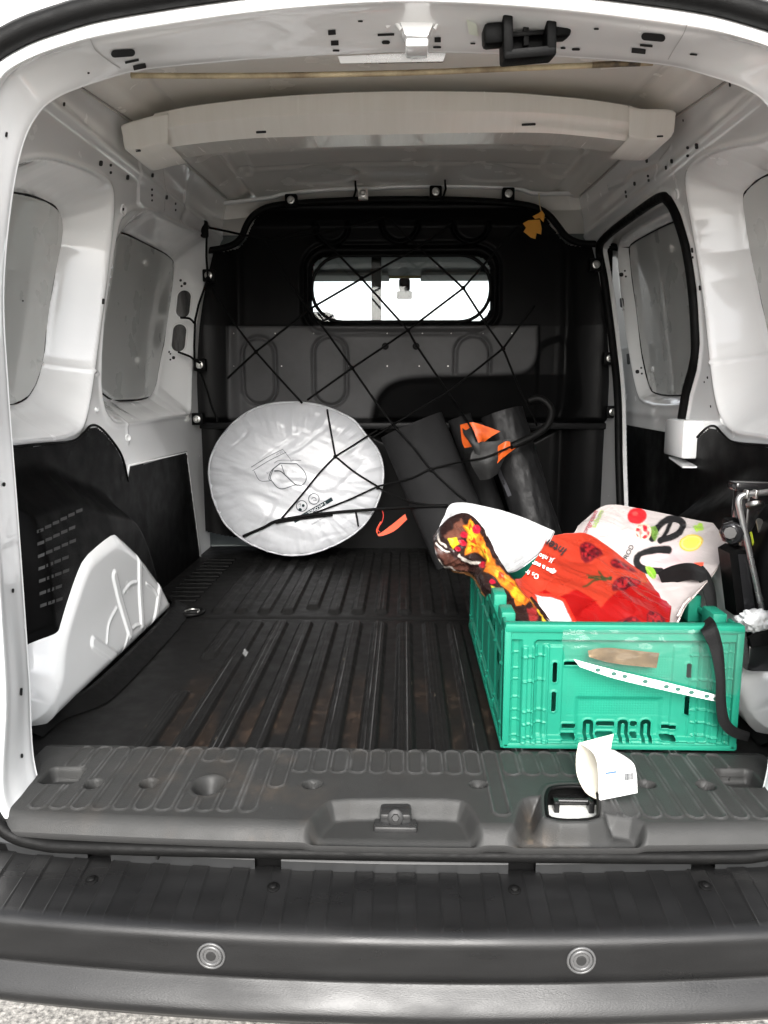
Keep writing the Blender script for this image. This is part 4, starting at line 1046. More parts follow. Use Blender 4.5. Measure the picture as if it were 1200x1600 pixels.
# umbrella: curved handle, shaft, bundled black and orange canopy
umb = thing('folded_umbrella', 'folded umbrella with curved black crook handle and black and orange canopy', 'umbrella', at(735, 840, y=2.30))
hk = [at(a, b, y=yy) for a, b, yy in [(826, 626, 2.36), (843, 623, 2.35), (858, 634, 2.34), (861, 650, 2.33), (852, 668, 2.32), (832, 682, 2.31), (805, 695, 2.30), (780, 706, 2.30), (750, 722, 2.30)]]
tube('crook_handle', hk, .0115, M_rub, umb, n=10, res=60)
M_org = mat('orange_cloth', (.60, .10, .010), .5, bump=.5, bscale=200, var=.6, vscale=35, var2=(.30, .03, .006))
M_blc = mat('black_cloth', (.012, .012, .012), .6, bump=.5, bscale=300)
def fold(name, rows, m, par, nu=14, nv=20, amp=.004, seed=0):
    P = np.array([[at(a, b, y=yy) for a, b, yy in r] for r in rows]); P = cr(cr(P, nu, 0), nv, 1)
    P[..., 1] += amp * (fbm(P[..., 0], P[..., 2], .03, seed, 3) - .5) * 2
    back = P + np.array([0, .006, 0])
    V = np.concatenate([P.reshape(-1, 3), back.reshape(-1, 3)]); f = gfaces(nu, nv).tolist() + (gfaces(nu, nv, True) + nu * nv).tolist()
    return mesh(name, V, f, m, par)
fold('canopy_panel', [[(719, 664, 2.33), (722, 690, 2.32), (726, 700, 2.32)], [(735, 660, 2.30), (738, 680, 2.29), (740, 697, 2.29)], [(748, 662, 2.30), (750, 675, 2.29), (752, 690, 2.29)], [(782, 674, 2.31), (765, 684, 2.30), (752, 695, 2.31)]], M_org, umb, seed=3)
fold('canopy_panel', [[(778, 697, 2.275), (777, 712, 2.27), (777, 724, 2.275)], [(790, 690, 2.265), (786, 704, 2.26), (785, 716, 2.265)], [(797, 690, 2.27), (798, 702, 2.265), (806, 700, 2.27)]], M_org, umb, seed=5)
fold('canopy_panel', [[(722, 668, 2.325), (725, 680, 2.31), (735, 690, 2.31)], [(728, 672, 2.305), (735, 690, 2.28), (740, 705, 2.29)], [(735, 668, 2.285), (750, 700, 2.27), (745, 730, 2.28)]], M_blc, umb, seed=7)
fold('canopy_panel', [[(745, 690, 2.30), (735, 720, 2.28), (750, 750, 2.30)], [(770, 690, 2.28), (765, 720, 2.26), (765, 748, 2.28)], [(800, 685, 2.30), (790, 712, 2.28), (778, 740, 2.30)]], M_blc, umb, seed=8)

# =================================================================== CARGO NET
net = thing('cargo_net', 'black elastic cargo net stretched across the load space from roof to floor', 'cargo net', (0, 2.5, FL))
M_cord = mat('elastic_cord', (.004, .004, .004), .6, bump=.6, bscale=500, spec=.06)
def n5(pts, y): return [(300 + x / 2, 280 + z / 2, y) for x, z in pts]
def n6(pts, y): return [(300 + x / 3, 600 + z / 3, y) for x, z in pts]
def n7(pts, y): return [(560 + x / 3, 600 + z / 3, y) for x, z in pts]
YN = 2.52; YF = 2.40
cords = [n5([(385, 162), (530, 310), (675, 472), (700, 518), (800, 665), (870, 770)], YN), n5([(620, 132), (710, 212), (848, 340), (920, 455), (972, 530), (1030, 670), (1080, 770)], YN),
         n5([(1015, 150), (848, 340), (675, 472), (605, 520), (500, 590), (360, 690)], YN), n5([(812, 140), (710, 212), (530, 310), (370, 405), (200, 540), (110, 622)], YN),
         n5([(230, 190), (330, 360), (430, 490), (500, 590), (590, 720), (660, 800)], YN), n5([(48, 310), (60, 335), (140, 460), (200, 540), (270, 620), (345, 700)], YN),
         n5([(1070, 395), (972, 530), (800, 665), (690, 730), (560, 810)], YN), n5([(48, 150), (160, 175), (250, 185), (400, 150)], YN), n5([(230, 190), (400, 170), (600, 120)], YN), n5([(510, 2), (512, 30), (505, 62)], 2.63), n5([(790, -2), (793, 30), (782, 66)], 2.63),
         n5([(6, 60), (20, 110), (48, 150), (46, 240), (50, 310), (20, 390), (8, 440), (6, 520), (10, 590), (28, 610)], 2.5), n5([(28, 610), (60, 700), (80, 760)], 2.5),
         n5([(-38, 432), (-8, 435), (8, 450)], 2.5), n5([(-42, 540), (-5, 555), (25, 575)], 2.5)]
# the lower cords run over the shelter bag and the rolls
low_ = [[(511, 640), (518, 680), (524, 713)], [(524, 713), (550, 697), (575, 681), (590, 672)], [(524, 713), (500, 738), (470, 775), (440, 810)], [(524, 713), (555, 738), (590, 760)], [(590, 760), (540, 783), (480, 805), (433, 815)],
        [(590, 760), (640, 748), (673, 733), (720, 722), (760, 714), (800, 697)], [(380, 838), (410, 825), (440, 812), (520, 801), (600, 795), (660, 791), (700, 790)], [(590, 762), (620, 776), (650, 786), (700, 792)], [(613, 663), (645, 698), (673, 733), (710, 768), (728, 782)], [(555, 796), (558, 810), (560, 822)], [(433, 817), (470, 811), (520, 805)],
        [(580, 617), (600, 645), (614, 664)], [(700, 612), (733, 663), (745, 690)]]
frontobjs = [bagf, rAb, rBb, rCb] + [o for o in umb.children]
bpy.context.view_layer.update()
for pts in low_:
    R = cr(np.array(pts, float), max(10, len(pts) * 6)); C3 = []
    hs_ = [hit(a, b, frontobjs) for a, b in R]
    ys = np.array([h[0].y - .008 if h else np.nan for h in hs_])
    ok = ~np.isnan(ys)
    ys = np.interp(np.arange(len(ys)), np.where(ok)[0], ys[ok]) if ok.any() else np.full(len(ys), YF)
    # a taut cord bridges hollows: keep it on the outer envelope
    for _ in range(12): ys[1:-1] = np.minimum(ys[1:-1], .5 * (ys[:-2] + ys[2:]))
    tube('net_cord', [at(a, b, y=y) for (a, b), y in zip(R, ys)], .0031 if pts[0] != (380, 838) else .005, M_cord, net, n=6)
knots = set()
for c_ in cords:
    P = np.array([at(a, b, y=y) for a, b, y in c_]); n_ = max(8, len(c_) * 6)
    P = np.array(P); t = np.linspace(0, len(P) - 1, n_); i = np.minimum(t.astype(int), len(P) - 2); f_ = (t - i)[:, None]
    P = P[i] * (1 - f_) + P[i + 1] * f_
    P[:, 1] += .006 * np.sin(np.linspace(0, 9, n_) + len(knots)); 
    tube('net_cord', P, .0036, M_cord, net, n=6)
    for k in c_: knots.add(k)
mb = MB()
for x, z in [(530, 310), (675, 472), (848, 340), (972, 530), (500, 590), (200, 540), (710, 212), (48, 150), (50, 310)]:
    p = at(300 + x / 2, 280 + z / 2, y=YN - .003); m1 = MB()
    bm = bmesh.new(); bmesh.ops.create_icosphere(bm, subdivisions=2, radius=.0075); bm.verts.index_update()
    m1.add([(v.co + Vector(p))[:] for v in bm.verts], [[v.index for v in f.verts] for f in bm.faces]); bm.free(); m1.build('net_knot', M_cord, net, True)
for a, b in [(524, 713), (590, 761), (433, 815), (673, 733)]:
    h = hit(a, b, frontobjs); p = h[0] - Vector((0, .009, 0)); m1 = MB()
    bm = bmesh.new(); bmesh.ops.create_icosphere(bm, subdivisions=2, radius=.0065); bm.verts.index_update()
    m1.add([(v.co + p)[:] for v in bm.verts], [[v.index for v in f.verts] for f in bm.faces]); bm.free(); m1.build('net_knot', M_cord, net, True)
for a, b in ((303, 313), (319, 358)):
    c_ = at(a, b, y=2.5); m1 = MB(); m1.box(c_[0] - .012, c_[0] + .012, c_[1] - .01, c_[1] + .014, c_[2] - .026, c_[2] + .026, ch=.007); shade(m1.build('net_hook', M_blk, net))
# yellow paper tag at the top right
tag_ = thing('paper_tag', 'torn orange-yellow tag hanging by the roof at the right end of the partition', 'tag', at(835, 350, y=2.62))
def tagpoly(px): return chaikin(px, 0)
mb = MB(); P = [at(a, b, y=2.62) for a, b in [(817, 349), (826, 344), (843, 343), (846, 357), (845, 366), (838, 364), (836, 373), (829, 371), (818, 362), (822, 356)]]
mb.prism(P, (.002, .004, 0)); tg = mb.build('tag_sheet', mat('tag_orange', (.72, .32, .03), .5, bump=.4, bscale=120), tag_)
mb = MB(); P = [at(a, b, y=2.615) for a, b in [(832, 338), (842, 333), (846, 329), (851, 336), (849, 347), (843, 341), (836, 342)]]; mb.prism(P, (.002, .004, .001)); mb.build('tag_flap', MATS['tag_orange'], tag_)
tube('tag_string', [at(a, b, y=2.63) for a, b in [(846, 332), (843, 318), (842, 302)]], .0014, mat('string_yellow', (.6, .5, .3), .6), tag_, n=6)

# =================================================================== CRATE
M_cr = mat('crate_green', (.009, .165, .105), .42, bump=.12, bscale=300, var=.6, vscale=9, var2=(.009, .12, .080), rvar=.08, spec=.22)
CX0, CX1, CY0, CY1, CZ0, CZ1 = .171, .541, 1.166, 1.790, FL + .012, .815
crate = thing('folding_crate', 'green plastic folding crate full of shopping bags, at the right of the load floor', 'crate', ((CX0 + CX1) / 2, (CY0 + CY1) / 2, CZ0))
U, V_ = np.meshgrid(np.arange(0, CX1 - CX0 + .0007, .0014), np.arange(0, CZ1 - CZ0 + .0007, .0014), indexing='ij')
def cpx(a, b): p = at(a, b, y=CY0); return p[0] - CX0, p[2] - CZ0
D = np.zeros(U.shape)             # outward depth (+ = recessed)
D = D + .010 * ss(-.001, .003, rbox(U, V_, .185, .0975, .139, .082, .006))     # main field recessed
def raise_(x0, y0, x1, y1, h_, e=.0014):
    global D
    a_, b_ = cpx(x0, y0), cpx(x1, y1)
    qd = rbox(U, V_, (a_[0] + b_[0]) / 2, (a_[1] + b_[1]) / 2, abs(a_[0] - b_[0]) / 2, abs(a_[1] - b_[1]) / 2, .0015)
    D = D - h_ * ss(-e / 2, e / 2, qd)
for x in (817, 833, 851, 1083, 1100, 1118): raise_(x, 1010, x + 3, 1160, .0045)
for y in (1025, 1063, 1110, 1130, 1150): raise_(815, y, 853, y + 2, .004); raise_(1080, y, 1120, y + 2, .004)
raise_(857, 1012, 876, 1160, .003); raise_(1056, 1012, 1074, 1160, .003)
raise_(800, 1000, 1150, 1003, .004); raise_(800, 1160, 1150, 1163, .004)
raise_(904, 1095, 1032, 1165, -.004, .01)
for x in (800, 803): raise_(x, 1000, x + 8, 1165, -.004)
for x in (1130, 1142): raise_(x, 1005, x + 6, 1165, -.004)
for y in (1020, 1045, 1062, 1090, 1110, 1125, 1150): raise_(797, y, 812, y + 2, .002); raise_(1128, y, 1150, y + 2, .002)
# waffle texture on the field
fm = (rbox(U, V_, .185, .10, .085, .05) > 0)
D = D + .0006 * fm * (np.cos(U * 2 * np.pi / .0042) * np.cos(V_ * 2 * np.pi / .0042) > .2)
holes = np.full(U.shape, -1.0)
def slot(cx_, cy_, w_, h_):
    global holes
    a_ = cpx(cx_, cy_); k = CY0 / F * 1.03
    holes = np.maximum(holes, rbox(U, V_, a_[0], a_[1], w_ / 2 * k, h_ / 2 * k, min(w_, h_) / 2 * k))
for a in [(868, 1053, 6, 32), (866, 1099, 6, 32), (1075, 1104, 5, 30), (1078, 1050, 5, 22), (895, 1040, 22, 5), (890, 1138, 22, 5), (888, 1152, 22, 5), (949, 1136, 28, 6), (947, 1152, 28, 6), (993, 1136, 10, 6), (992, 1152, 10, 5), (1047, 1139, 22, 5), (1044, 1154, 22, 5)]: slot(*a)
for cx_ in (921, 976, 1012):
    a_ = cpx(cx_, 1150); k = CY0 / F * 1.03
    o_ = rbox(U, V_, a_[0], a_[1], 7.5 * k, 21 * k, 6 * k); i_ = rbox(U, V_, a_[0], a_[1] - 5 * k, 3.5 * k, 21 * k, 3 * k)
    holes = np.maximum(holes, np.minimum(np.minimum(o_, -i_), V_ - cpx(0, 1165)[1]))
D = D - .0015 * np.exp(-((holes + .002) / .0015) ** 2)
topn = V_ - (CZ1 - CZ0)
fp = grid('front_panel', np.stack([CX0 + U, CY0 + D, CZ0 + V_], -1), M_cr, crate, keep=holes < .0)
# thickness: rear face and rims
mb = MB(); mb.box(CX0, CX0 + .012, CY0 + .014, CY0 + .02, CZ0, CZ1)
mb.box(CX0 - .001, CX1 + .001, CY0 - .004, CY0 + .016, CZ1 - .010, CZ1 + .004, ch=.003)
mb.box(CX0 - .001, CX1 + .001, CY0 - .003, CY0 + .012, CZ0 - .002, CZ0 + .008, ch=.003)
mb.box(CX0 - .002, CX0 + .010, CY0 - .003, CY0 + .010, CZ0, CZ1, ch=.003); mb.box(CX1 - .010, CX1 + .002, CY0 - .003, CY0 + .010, CZ0, CZ1, ch=.003)
shade(mb.build('front_rim', M_cr, fp))
# left long side: ribs, windows, stepped hinge lugs
SU, SV = np.meshgrid(np.arange(0, CY1 - CY0, .003), np.arange(0, CZ1 - CZ0 - .004, .002), indexing='ij')
Ds = np.zeros(SU.shape); hs2 = np.full(SU.shape, -1.0)
Ds += .004 * ss(0, .004, rbox(SU, SV, .31, .10, .29, .075, .005))
for u in np.arange(.02, .62, .11): Ds -= .003 * ss(0, .002, rbox(SU, SV, u, .10, .003, .09))
for vv in (.035, .135): Ds -= .003 * ss(0, .002, rbox(SU, SV, .31, vv, .30, .0025))
for u, vv, hu, hv in [(.06, .145, .012, .006), (.10, .115, .012, .010), (.16, .15, .012, .006), (.22, .155, .03, .012), (.33, .15, .012, .008), (.45, .155, .03, .012), (.05, .075, .004, .016), (.09, .06, .004, .016)]:
    hs2 = np.maximum(hs2, rbox(SU, SV, u, vv, hu, hv, .004))
lowr = .0 + .018 * ss(.04, .05, SU) * ss(.60, .59, SU)
sk = (hs2 < 0) & (SV < CZ1 - CZ0 - lowr)
lp = grid('side_panel', np.stack([CX0 + Ds - .002, CY0 + SU, CZ0 + SV], -1), M_cr, crate, keep=sk)
rp = grid('side_panel', np.stack([CX1 - Ds + .002, CY0 + SU, CZ0 + SV], -1), M_cr, crate, keep=sk)
for s_, x, par in ((1, CX0, lp), (-1, CX1, rp)):
    mb = MB()
    mb.box(min(x, x + s_ * .008), max(x, x + s_ * .008), CY0 + .05, CY1 - .05, CZ1 - .026, CZ1 - .016, ch=.002)
    mb.box(min(x - s_ * .004, x + s_ * .012), max(x - s_ * .004, x + s_ * .012), CY0, CY1, CZ0 - .002, CZ0 + .01, ch=.002)
    mb.box(min(x, x + s_ * .006), max(x, x + s_ * .006), CY0 + .004, CY0 + .05, CZ1 - .03, CZ1 + .0, ch=.002)
    shade(mb.build('side_rim', M_cr, par))
    for y0, y1, dz in ((1.225, 1.275, .0), (1.335, 1.385, .0), (1.50, 1.56, 0), (1.68, 1.75, 0)):
        m1 = MB(); m1.box(min(x + s_ * .001, x + s_ * .024), max(x + s_ * .001, x + s_ * .024), y0, y1, CZ1 - .045, CZ1 + .004, ch=.003); shade(m1.build('hinge_lug', M_cr, par))
mb = MB(); mb.box(CX0, CX1, CY1 - .012, CY1, CZ0, CZ1, ch=.003); shade(mb.build('back_panel', M_cr, crate))
mb = MB(); mb.box(CX0 + .005, CX1 - .005, CY0 + .012, CY1 - .012, CZ0, CZ0 + .006); mb.build('crate_floor', M_cr, crate)


# =================================================================== BAGS
def puff(name, rows, nu, nv, colf, m, parent, thick=.05, wr=.006, wscale=.05, seed=0, fine=.002):
    P0 = np.array([[at(a, b, y=yy) for a, b, yy in r] for r in rows]); P = cr(cr(P0, nu, 0), nv, 1)
    du = np.gradient(P, axis=0); dv = np.gradient(P, axis=1); N = np.cross(du, dv); N /= np.linalg.norm(N, axis=-1, keepdims=True) + 1e-9
    C_ = CAM - P; N *= np.sign((N * C_).sum(-1, keepdims=True))
    uu, vv = np.meshgrid(np.linspace(0, 1, nu), np.linspace(0, 1, nv), indexing='ij')
    env = np.minimum(1, 6 * np.minimum(np.minimum(uu, 1 - uu), np.minimum(vv, 1 - vv)) + .25)
    n_ = fbm(P[..., 0] + .3 * P[..., 2], P[..., 2] - .2 * P[..., 1] + 3, wscale, seed, 4) - .47
    ridg = np.minimum(np.abs(fbm(P[..., 0] * 1.3 + P[..., 1], P[..., 2] * 1.1 + 7, wscale * 1.6, seed + 5, 2) - .40), np.abs(fbm(P[..., 0] * .9 - P[..., 2], P[..., 1] * .9 + P[..., 0] * .7 + 3, wscale * 1.1, seed + 8, 2) - .37)) * 2
    P = P + N * ((n_ * wr * 2.6 - ridg * wr * 2.6) * env)[..., None]
    f2 = fbm(P[..., 0] * 2 + P[..., 1], P[..., 2] + 5, wscale * .25, seed + 11, 3) - .47
    P = P + N * (f2 * fine * env)[..., None]
    px = proj(cr(cr(P0, nu, 0), nv, 1)); colr = colf(px[..., 0], px[..., 1])
    back = P - N * .003
    bulge_ = (np.sin(np.pi * uu) * np.sin(np.pi * vv)) ** .6
    back = back + np.array([0, .8, -.6]) * (thick * bulge_)[..., None]
    k = nu * nv; V = np.concatenate([P.reshape(-1, 3), back.reshape(-1, 3)]); f = gfaces(nu, nv).tolist() + (gfaces(nu, nv, True) + k).tolist()
    def idx(i, j): return i * nv + j
    for j in range(nv - 1): f.append((idx(0, j), idx(0, j + 1), idx(0, j + 1) + k, idx(0, j) + k)); f.append((idx(nu - 1, j), idx(nu - 1, j) + k, idx(nu - 1, j + 1) + k, idx(nu - 1, j + 1)))
    for i in range(nu - 1): f.append((idx(i, 0), idx(i, 0) + k, idx(i + 1, 0) + k, idx(i + 1, 0))); f.append((idx(i, nv - 1), idx(i + 1, nv - 1), idx(i + 1, nv - 1) + k, idx(i, nv - 1) + k))
    c2 = np.concatenate([colr.reshape(-1, 3), np.repeat(colr.reshape(-1, 3).mean(0)[None], k, 0)])
    return mesh(name, V, f, m, parent, True, None, c2)
def paint(c, mask, col, a=1.0):
    mk = (np.clip(mask, 0, 1) * a)[..., None]; c[:] = c * (1 - mk) + np.array(col) * mk
def ell(X, Y, cx_, cy_, rx, ry, an=0):
    c_, s_ = math.cos(math.radians(an)), math.sin(math.radians(an)); dx, dy = X - cx_, Y - cy_
    return np.hypot((dx * c_ + dy * s_) / rx, (-dx * s_ + dy * c_) / ry)
def soft(d, w_=.8): return np.clip(d / w_ + .5, 0, 1)
M_print = mat('printed_bag', (.5, .5, .5), .3, bump=.2, bscale=250, attr=True, rvar=.08)
def z3(pts): return [(840 + x / 3.75, 770 + y / 3.75) for x, y in pts]
# ---- bag with the big dark letters
def col_eu(X, Y):
    c = np.zeros(X.shape + (3,)); c[:] = (.37, .335, .325)
    paint(c, np.clip(1.5 - ell(X, Y, 1040, 880, 42, 26, -25), 0, 1), (.55, .40, .42), .55)
    # letters e and u as brushed strokes
    ink = (.012, .012, .013)
    e = chaikin(z3([(672, 270), (690, 215), (740, 160), (800, 148), (845, 165), (855, 195), (830, 235), (780, 265), (722, 282)]), 2, False)
    paint(c, soft(5.2 - dline(X, Y, e)), ink)
    paint(c, soft(3.3 - dline(X, Y, chaikin(z3([(725, 285), (760, 215), (785, 160)]), 1, False))), ink)
    u = chaikin(z3([(768, 334), (700, 330), (635, 340), (590, 365), (575, 405), (600, 440), (650, 455), (722, 458)]), 2, False)
    paint(c, soft(5.4 - dline(X, Y, u)), ink)
    p = z3([(583, 133)])[0]; r1 = ell(X, Y, *p, 15, 11.5); paint(c, soft((1 - r1) * 12), (.50, .015, .02)); paint(c, soft((.5 - ell(X, Y, p[0] - 3, p[1] - 3, 9, 6)) * 8) * .4, (.75, .10, .08))
    p = z3([(615, 228)])[0]; r1 = ell(X, Y, *p, 13, 15); paint(c, soft((1 - r1) * 12), (.72, .45, .35)); paint(c, soft((.82 - r1) * 12) * (vnoise(X, Y, 4, 3) > .25), (.55, .015, .03)); paint(c, soft((.3 - np.abs(vnoise(X, Y, 7, 8) - .5) * 4)) * (r1 < .8), (.80, .55, .45))
    lf = sdf(X, Y, z3([(660, 200), (690, 190), (712, 240), (690, 290), (668, 260)])); paint(c, soft(lf) * (.5 + .5 * vnoise(X, Y, 4, 5)), (.12, .22, .04))
    p = z3([(900, 290)])[0]; r1 = ell(X, Y, *p, 19, 13, -14); paint(c, soft((1 - r1) * 14), (.52, .36, .03)); paint(c, soft((.82 - r1) * 12), (.75, .55, .08)); paint(c, soft(.5 - np.abs(ell(X, Y, p[0], p[1], 15, 10, -14) - 1) * 6) * .4, (.85, .75, .4))
    lf = sdf(X, Y, chaikin(z3([(628, 432), (665, 430), (690, 455), (698, 495), (680, 510), (645, 480)]), 1)); paint(c, soft(lf), (.16, .36, .03)); paint(c, soft(.9 - dline(X, Y, z3([(635, 437), (665, 470), (685, 505)]))) * .6, (.35, .50, .12))
    p = z3([(940, 200)])[0]; r1 = ell(X, Y, *p, 9, 6, -10); paint(c, soft((1 - r1 + .6 * (vnoise(X, Y, 3.5, 9) - .5)) * 8), (.25, .42, .04))
    paint(c, soft(sdf(X, Y, [(1085, 880), (1100, 878), (1098, 892), (1086, 893)])), (.7, .08, .04))
    return c
bagE = thing('shopping_bag', 'white shopping bag printed with big black letters eu and fruit, lying in the crate', 'shopping bag', at(1030, 900, y=1.48))
rowsE = [[(903, 822, 1.66), (945, 790, 1.70), (1000, 795, 1.66), (1065, 808, 1.56), (1130, 820, 1.48)], [(893, 842, 1.60), (950, 815, 1.62), (1010, 825, 1.57), (1075, 836, 1.48), (1140, 846, 1.40)], [(900, 862, 1.54), (955, 855, 1.54), (1015, 862, 1.49), (1075, 872, 1.41), (1122, 884, 1.35)],
         [(935, 900, 1.46), (985, 900, 1.45), (1030, 905, 1.40), (1070, 915, 1.34), (1100, 912, 1.31)], [(1005, 985, 1.28), (1020, 985, 1.27), (1036, 983, 1.27), (1052, 978, 1.26), (1070, 945, 1.27)]]
bE = puff('bag_body', rowsE, 150, 190, col_eu, M_print, bagE, .05, .0065, .07, 4, .002)
M_gr = mat('print_green', (.25, .36, .08), .5); M_mar = mat('print_maroon', (.30, .03, .05), .5); M_kb = mat('print_black', (.012, .012, .013), .5); M_kw = mat('print_white', (.80, .78, .76), .5); M_red2 = mat('print_red', (.75, .03, .03), .5)
text_px('sabum', 12, 934, 812, -62, [bE], M_gr, bE, 'lettering', .0025)
text_px('congresim', 10.5, 922, 818, -62, [bE], M_mar, bE, 'lettering', .0025)
text_px('PROD', 11, 982, 866, -62, [bE], M_kb, bE, 'lettering', .0025)
# black carrying strap of that bag and its hanging end
def strap(name, pts, wpx, y_of, m, parent, objs=None, res=50, th=.002):
    P = cr(np.array([p[:2] for p in pts], float), res); Y = cr(np.array([[p[2]] for p in pts], float), res)[:, 0]
    T = np.gradient(P, axis=0); T /= np.linalg.norm(T, axis=1, keepdims=True); Nn = np.stack([-T[:, 1], T[:, 0]], 1)
    wv = cr(np.array([[q_] for q_ in wpx], float), res)[:, 0]
    A = np.array([at(*(p + n_ * w_ / 2), y=y) for p, n_, w_, y in zip(P, Nn, wv, Y)]); B = np.array([at(*(p - n_ * w_ / 2), y=y) for p, n_, w_, y in zip(P, Nn, wv, Y)])
    G = np.stack([A, A * .5 + B * .5 + np.array([0, -.001, .001]), B]); G2 = G + np.array([0, th, 0])
    o = grid(name, np.concatenate([G, G2[::-1], G[:1]]), m, parent); return o
M_web = mat('black_webbing', (.006, .006, .0062), .6, bump=.6, bscale=600, var=.3, vscale=30, var2=(.012, .012, .012), spec=.1)
strap('carry_strap', [(1032, 906, 1.385), (1055, 897, 1.36), (1080, 893, 1.33), (1102, 900, 1.31)], [24, 27, 26, 20], None, M_web, bagE)
strap('carry_strap', [(1092, 888, 1.325), (1102, 905, 1.32), (1110, 930, 1.31), (1114, 965, 1.30)], [16, 20, 18, 14], None, M_web, bagE)
strap('hanging_strap', [(1100, 972, 1.190), (1108, 982, 1.140), (1120, 1015, 1.134), (1126, 1060, 1.130), (1127, 1100, 1.132), (1132, 1128, 1.134), (1147, 1144, 1.138), (1170, 1152, 1.145)], [26, 26, 20, 15, 16, 17, 16, 14], None, M_web, bagE, res=80)

# ---- red bag
def z2(pts): return [(660 + x / 5, 770 + y / 5) for x, y in pts]
def col_red(X, Y):
    c = np.zeros(X.shape + (3,)); c[:] = (.25, .020, .009)
    paint(c, (fbm(X, Y, 30, 3, 3) - .35), (.32, .040, .019), .6)
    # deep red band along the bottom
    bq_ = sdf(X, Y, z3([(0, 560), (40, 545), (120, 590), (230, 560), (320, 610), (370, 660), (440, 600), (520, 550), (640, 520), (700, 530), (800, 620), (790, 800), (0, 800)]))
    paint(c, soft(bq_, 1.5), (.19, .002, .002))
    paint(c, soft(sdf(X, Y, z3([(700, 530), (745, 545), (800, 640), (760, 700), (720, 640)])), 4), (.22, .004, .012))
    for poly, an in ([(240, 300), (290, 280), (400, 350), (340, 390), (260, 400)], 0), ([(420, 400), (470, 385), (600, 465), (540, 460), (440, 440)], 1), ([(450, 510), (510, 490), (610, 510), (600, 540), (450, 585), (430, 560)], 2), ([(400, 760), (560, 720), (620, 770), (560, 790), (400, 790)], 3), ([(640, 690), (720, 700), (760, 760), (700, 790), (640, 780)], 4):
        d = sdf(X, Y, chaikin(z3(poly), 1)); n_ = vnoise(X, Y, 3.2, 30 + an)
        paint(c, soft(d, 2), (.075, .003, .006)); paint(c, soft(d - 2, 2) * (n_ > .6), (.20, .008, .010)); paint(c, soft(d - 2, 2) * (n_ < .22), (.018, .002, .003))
    for L in ([(268, 540), (330, 510), (430, 500)], [(290, 475), (360, 490), (430, 510)], [(360, 455), (380, 490), (390, 505)], [(300, 490), (370, 505), (400, 512)]): paint(c, soft(1.4 - dline(X, Y, z3(L))), (.02, .03, .010))
    paint(c, soft(sdf(X, Y, [(836, 925), (858, 927), (878, 936), (888, 958), (904, 990), (860, 990)]), 1.5), (.46, .45, .44))
    paint(c, soft(sdf(X, Y, [(838, 926), (860, 927), (874, 936), (868, 946), (845, 938)]), 2) * .6, (.35, .35, .36))
    paint(c, soft(2.4 - dline(X, Y, [(836, 922), (862, 924), (880, 934), (892, 958), (906, 988)])), (.62, .02, .01))
    return c
bagR = thing('shopping_bag', 'crumpled red plastic shopping bag with raspberry print and upside-down lettering', 'shopping bag', at(945, 930, y=1.35))
rowsR = [[(856, 838, 1.58), (890, 833, 1.57), (925, 837, 1.55), (985, 880, 1.47), (1033, 915, 1.40), (1050, 938, 1.34)], [(842, 865, 1.50), (885, 878, 1.47), (930, 886, 1.44), (980, 910, 1.39), (1025, 932, 1.34), (1049, 950, 1.30)],
         [(818, 900, 1.44), (868, 912, 1.39), (930, 922, 1.35), (985, 942, 1.31), (1025, 957, 1.28), (1047, 966, 1.26)], [(806, 908, 1.41), (862, 948, 1.33), (930, 955, 1.29), (985, 966, 1.27), (1022, 972, 1.25), (1046, 976, 1.24)], [(838, 950, 1.32), (878, 985, 1.25), (930, 990, 1.24), (985, 990, 1.24), (1020, 990, 1.235), (1043, 988, 1.235)]]
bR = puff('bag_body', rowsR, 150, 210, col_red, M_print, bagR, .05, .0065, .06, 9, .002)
text_px('Inter', 19, 868, 857.5, 208, [bR], M_kb, bR, 'lettering', .0045, shear=.2, bold=.35)
text_px('M', 18, 847.5, 846.5, 208, [bR], M_red2, bR, 'lettering', .0045, bold=.2)
text_px('J\u00e1 n\u00e3o d', 10, 849, 873, 205, [bR], M_kw, bR, 'lettering', .0045)
text_px('que a sua c', 10.5, 846, 888, 205, [bR], M_kw, bR, 'lettering', .0045, bold=.3)
text_px('Os fres', 10.5, 828, 898, 205, [bR], M_kw, bR, 'lettering', .0045)

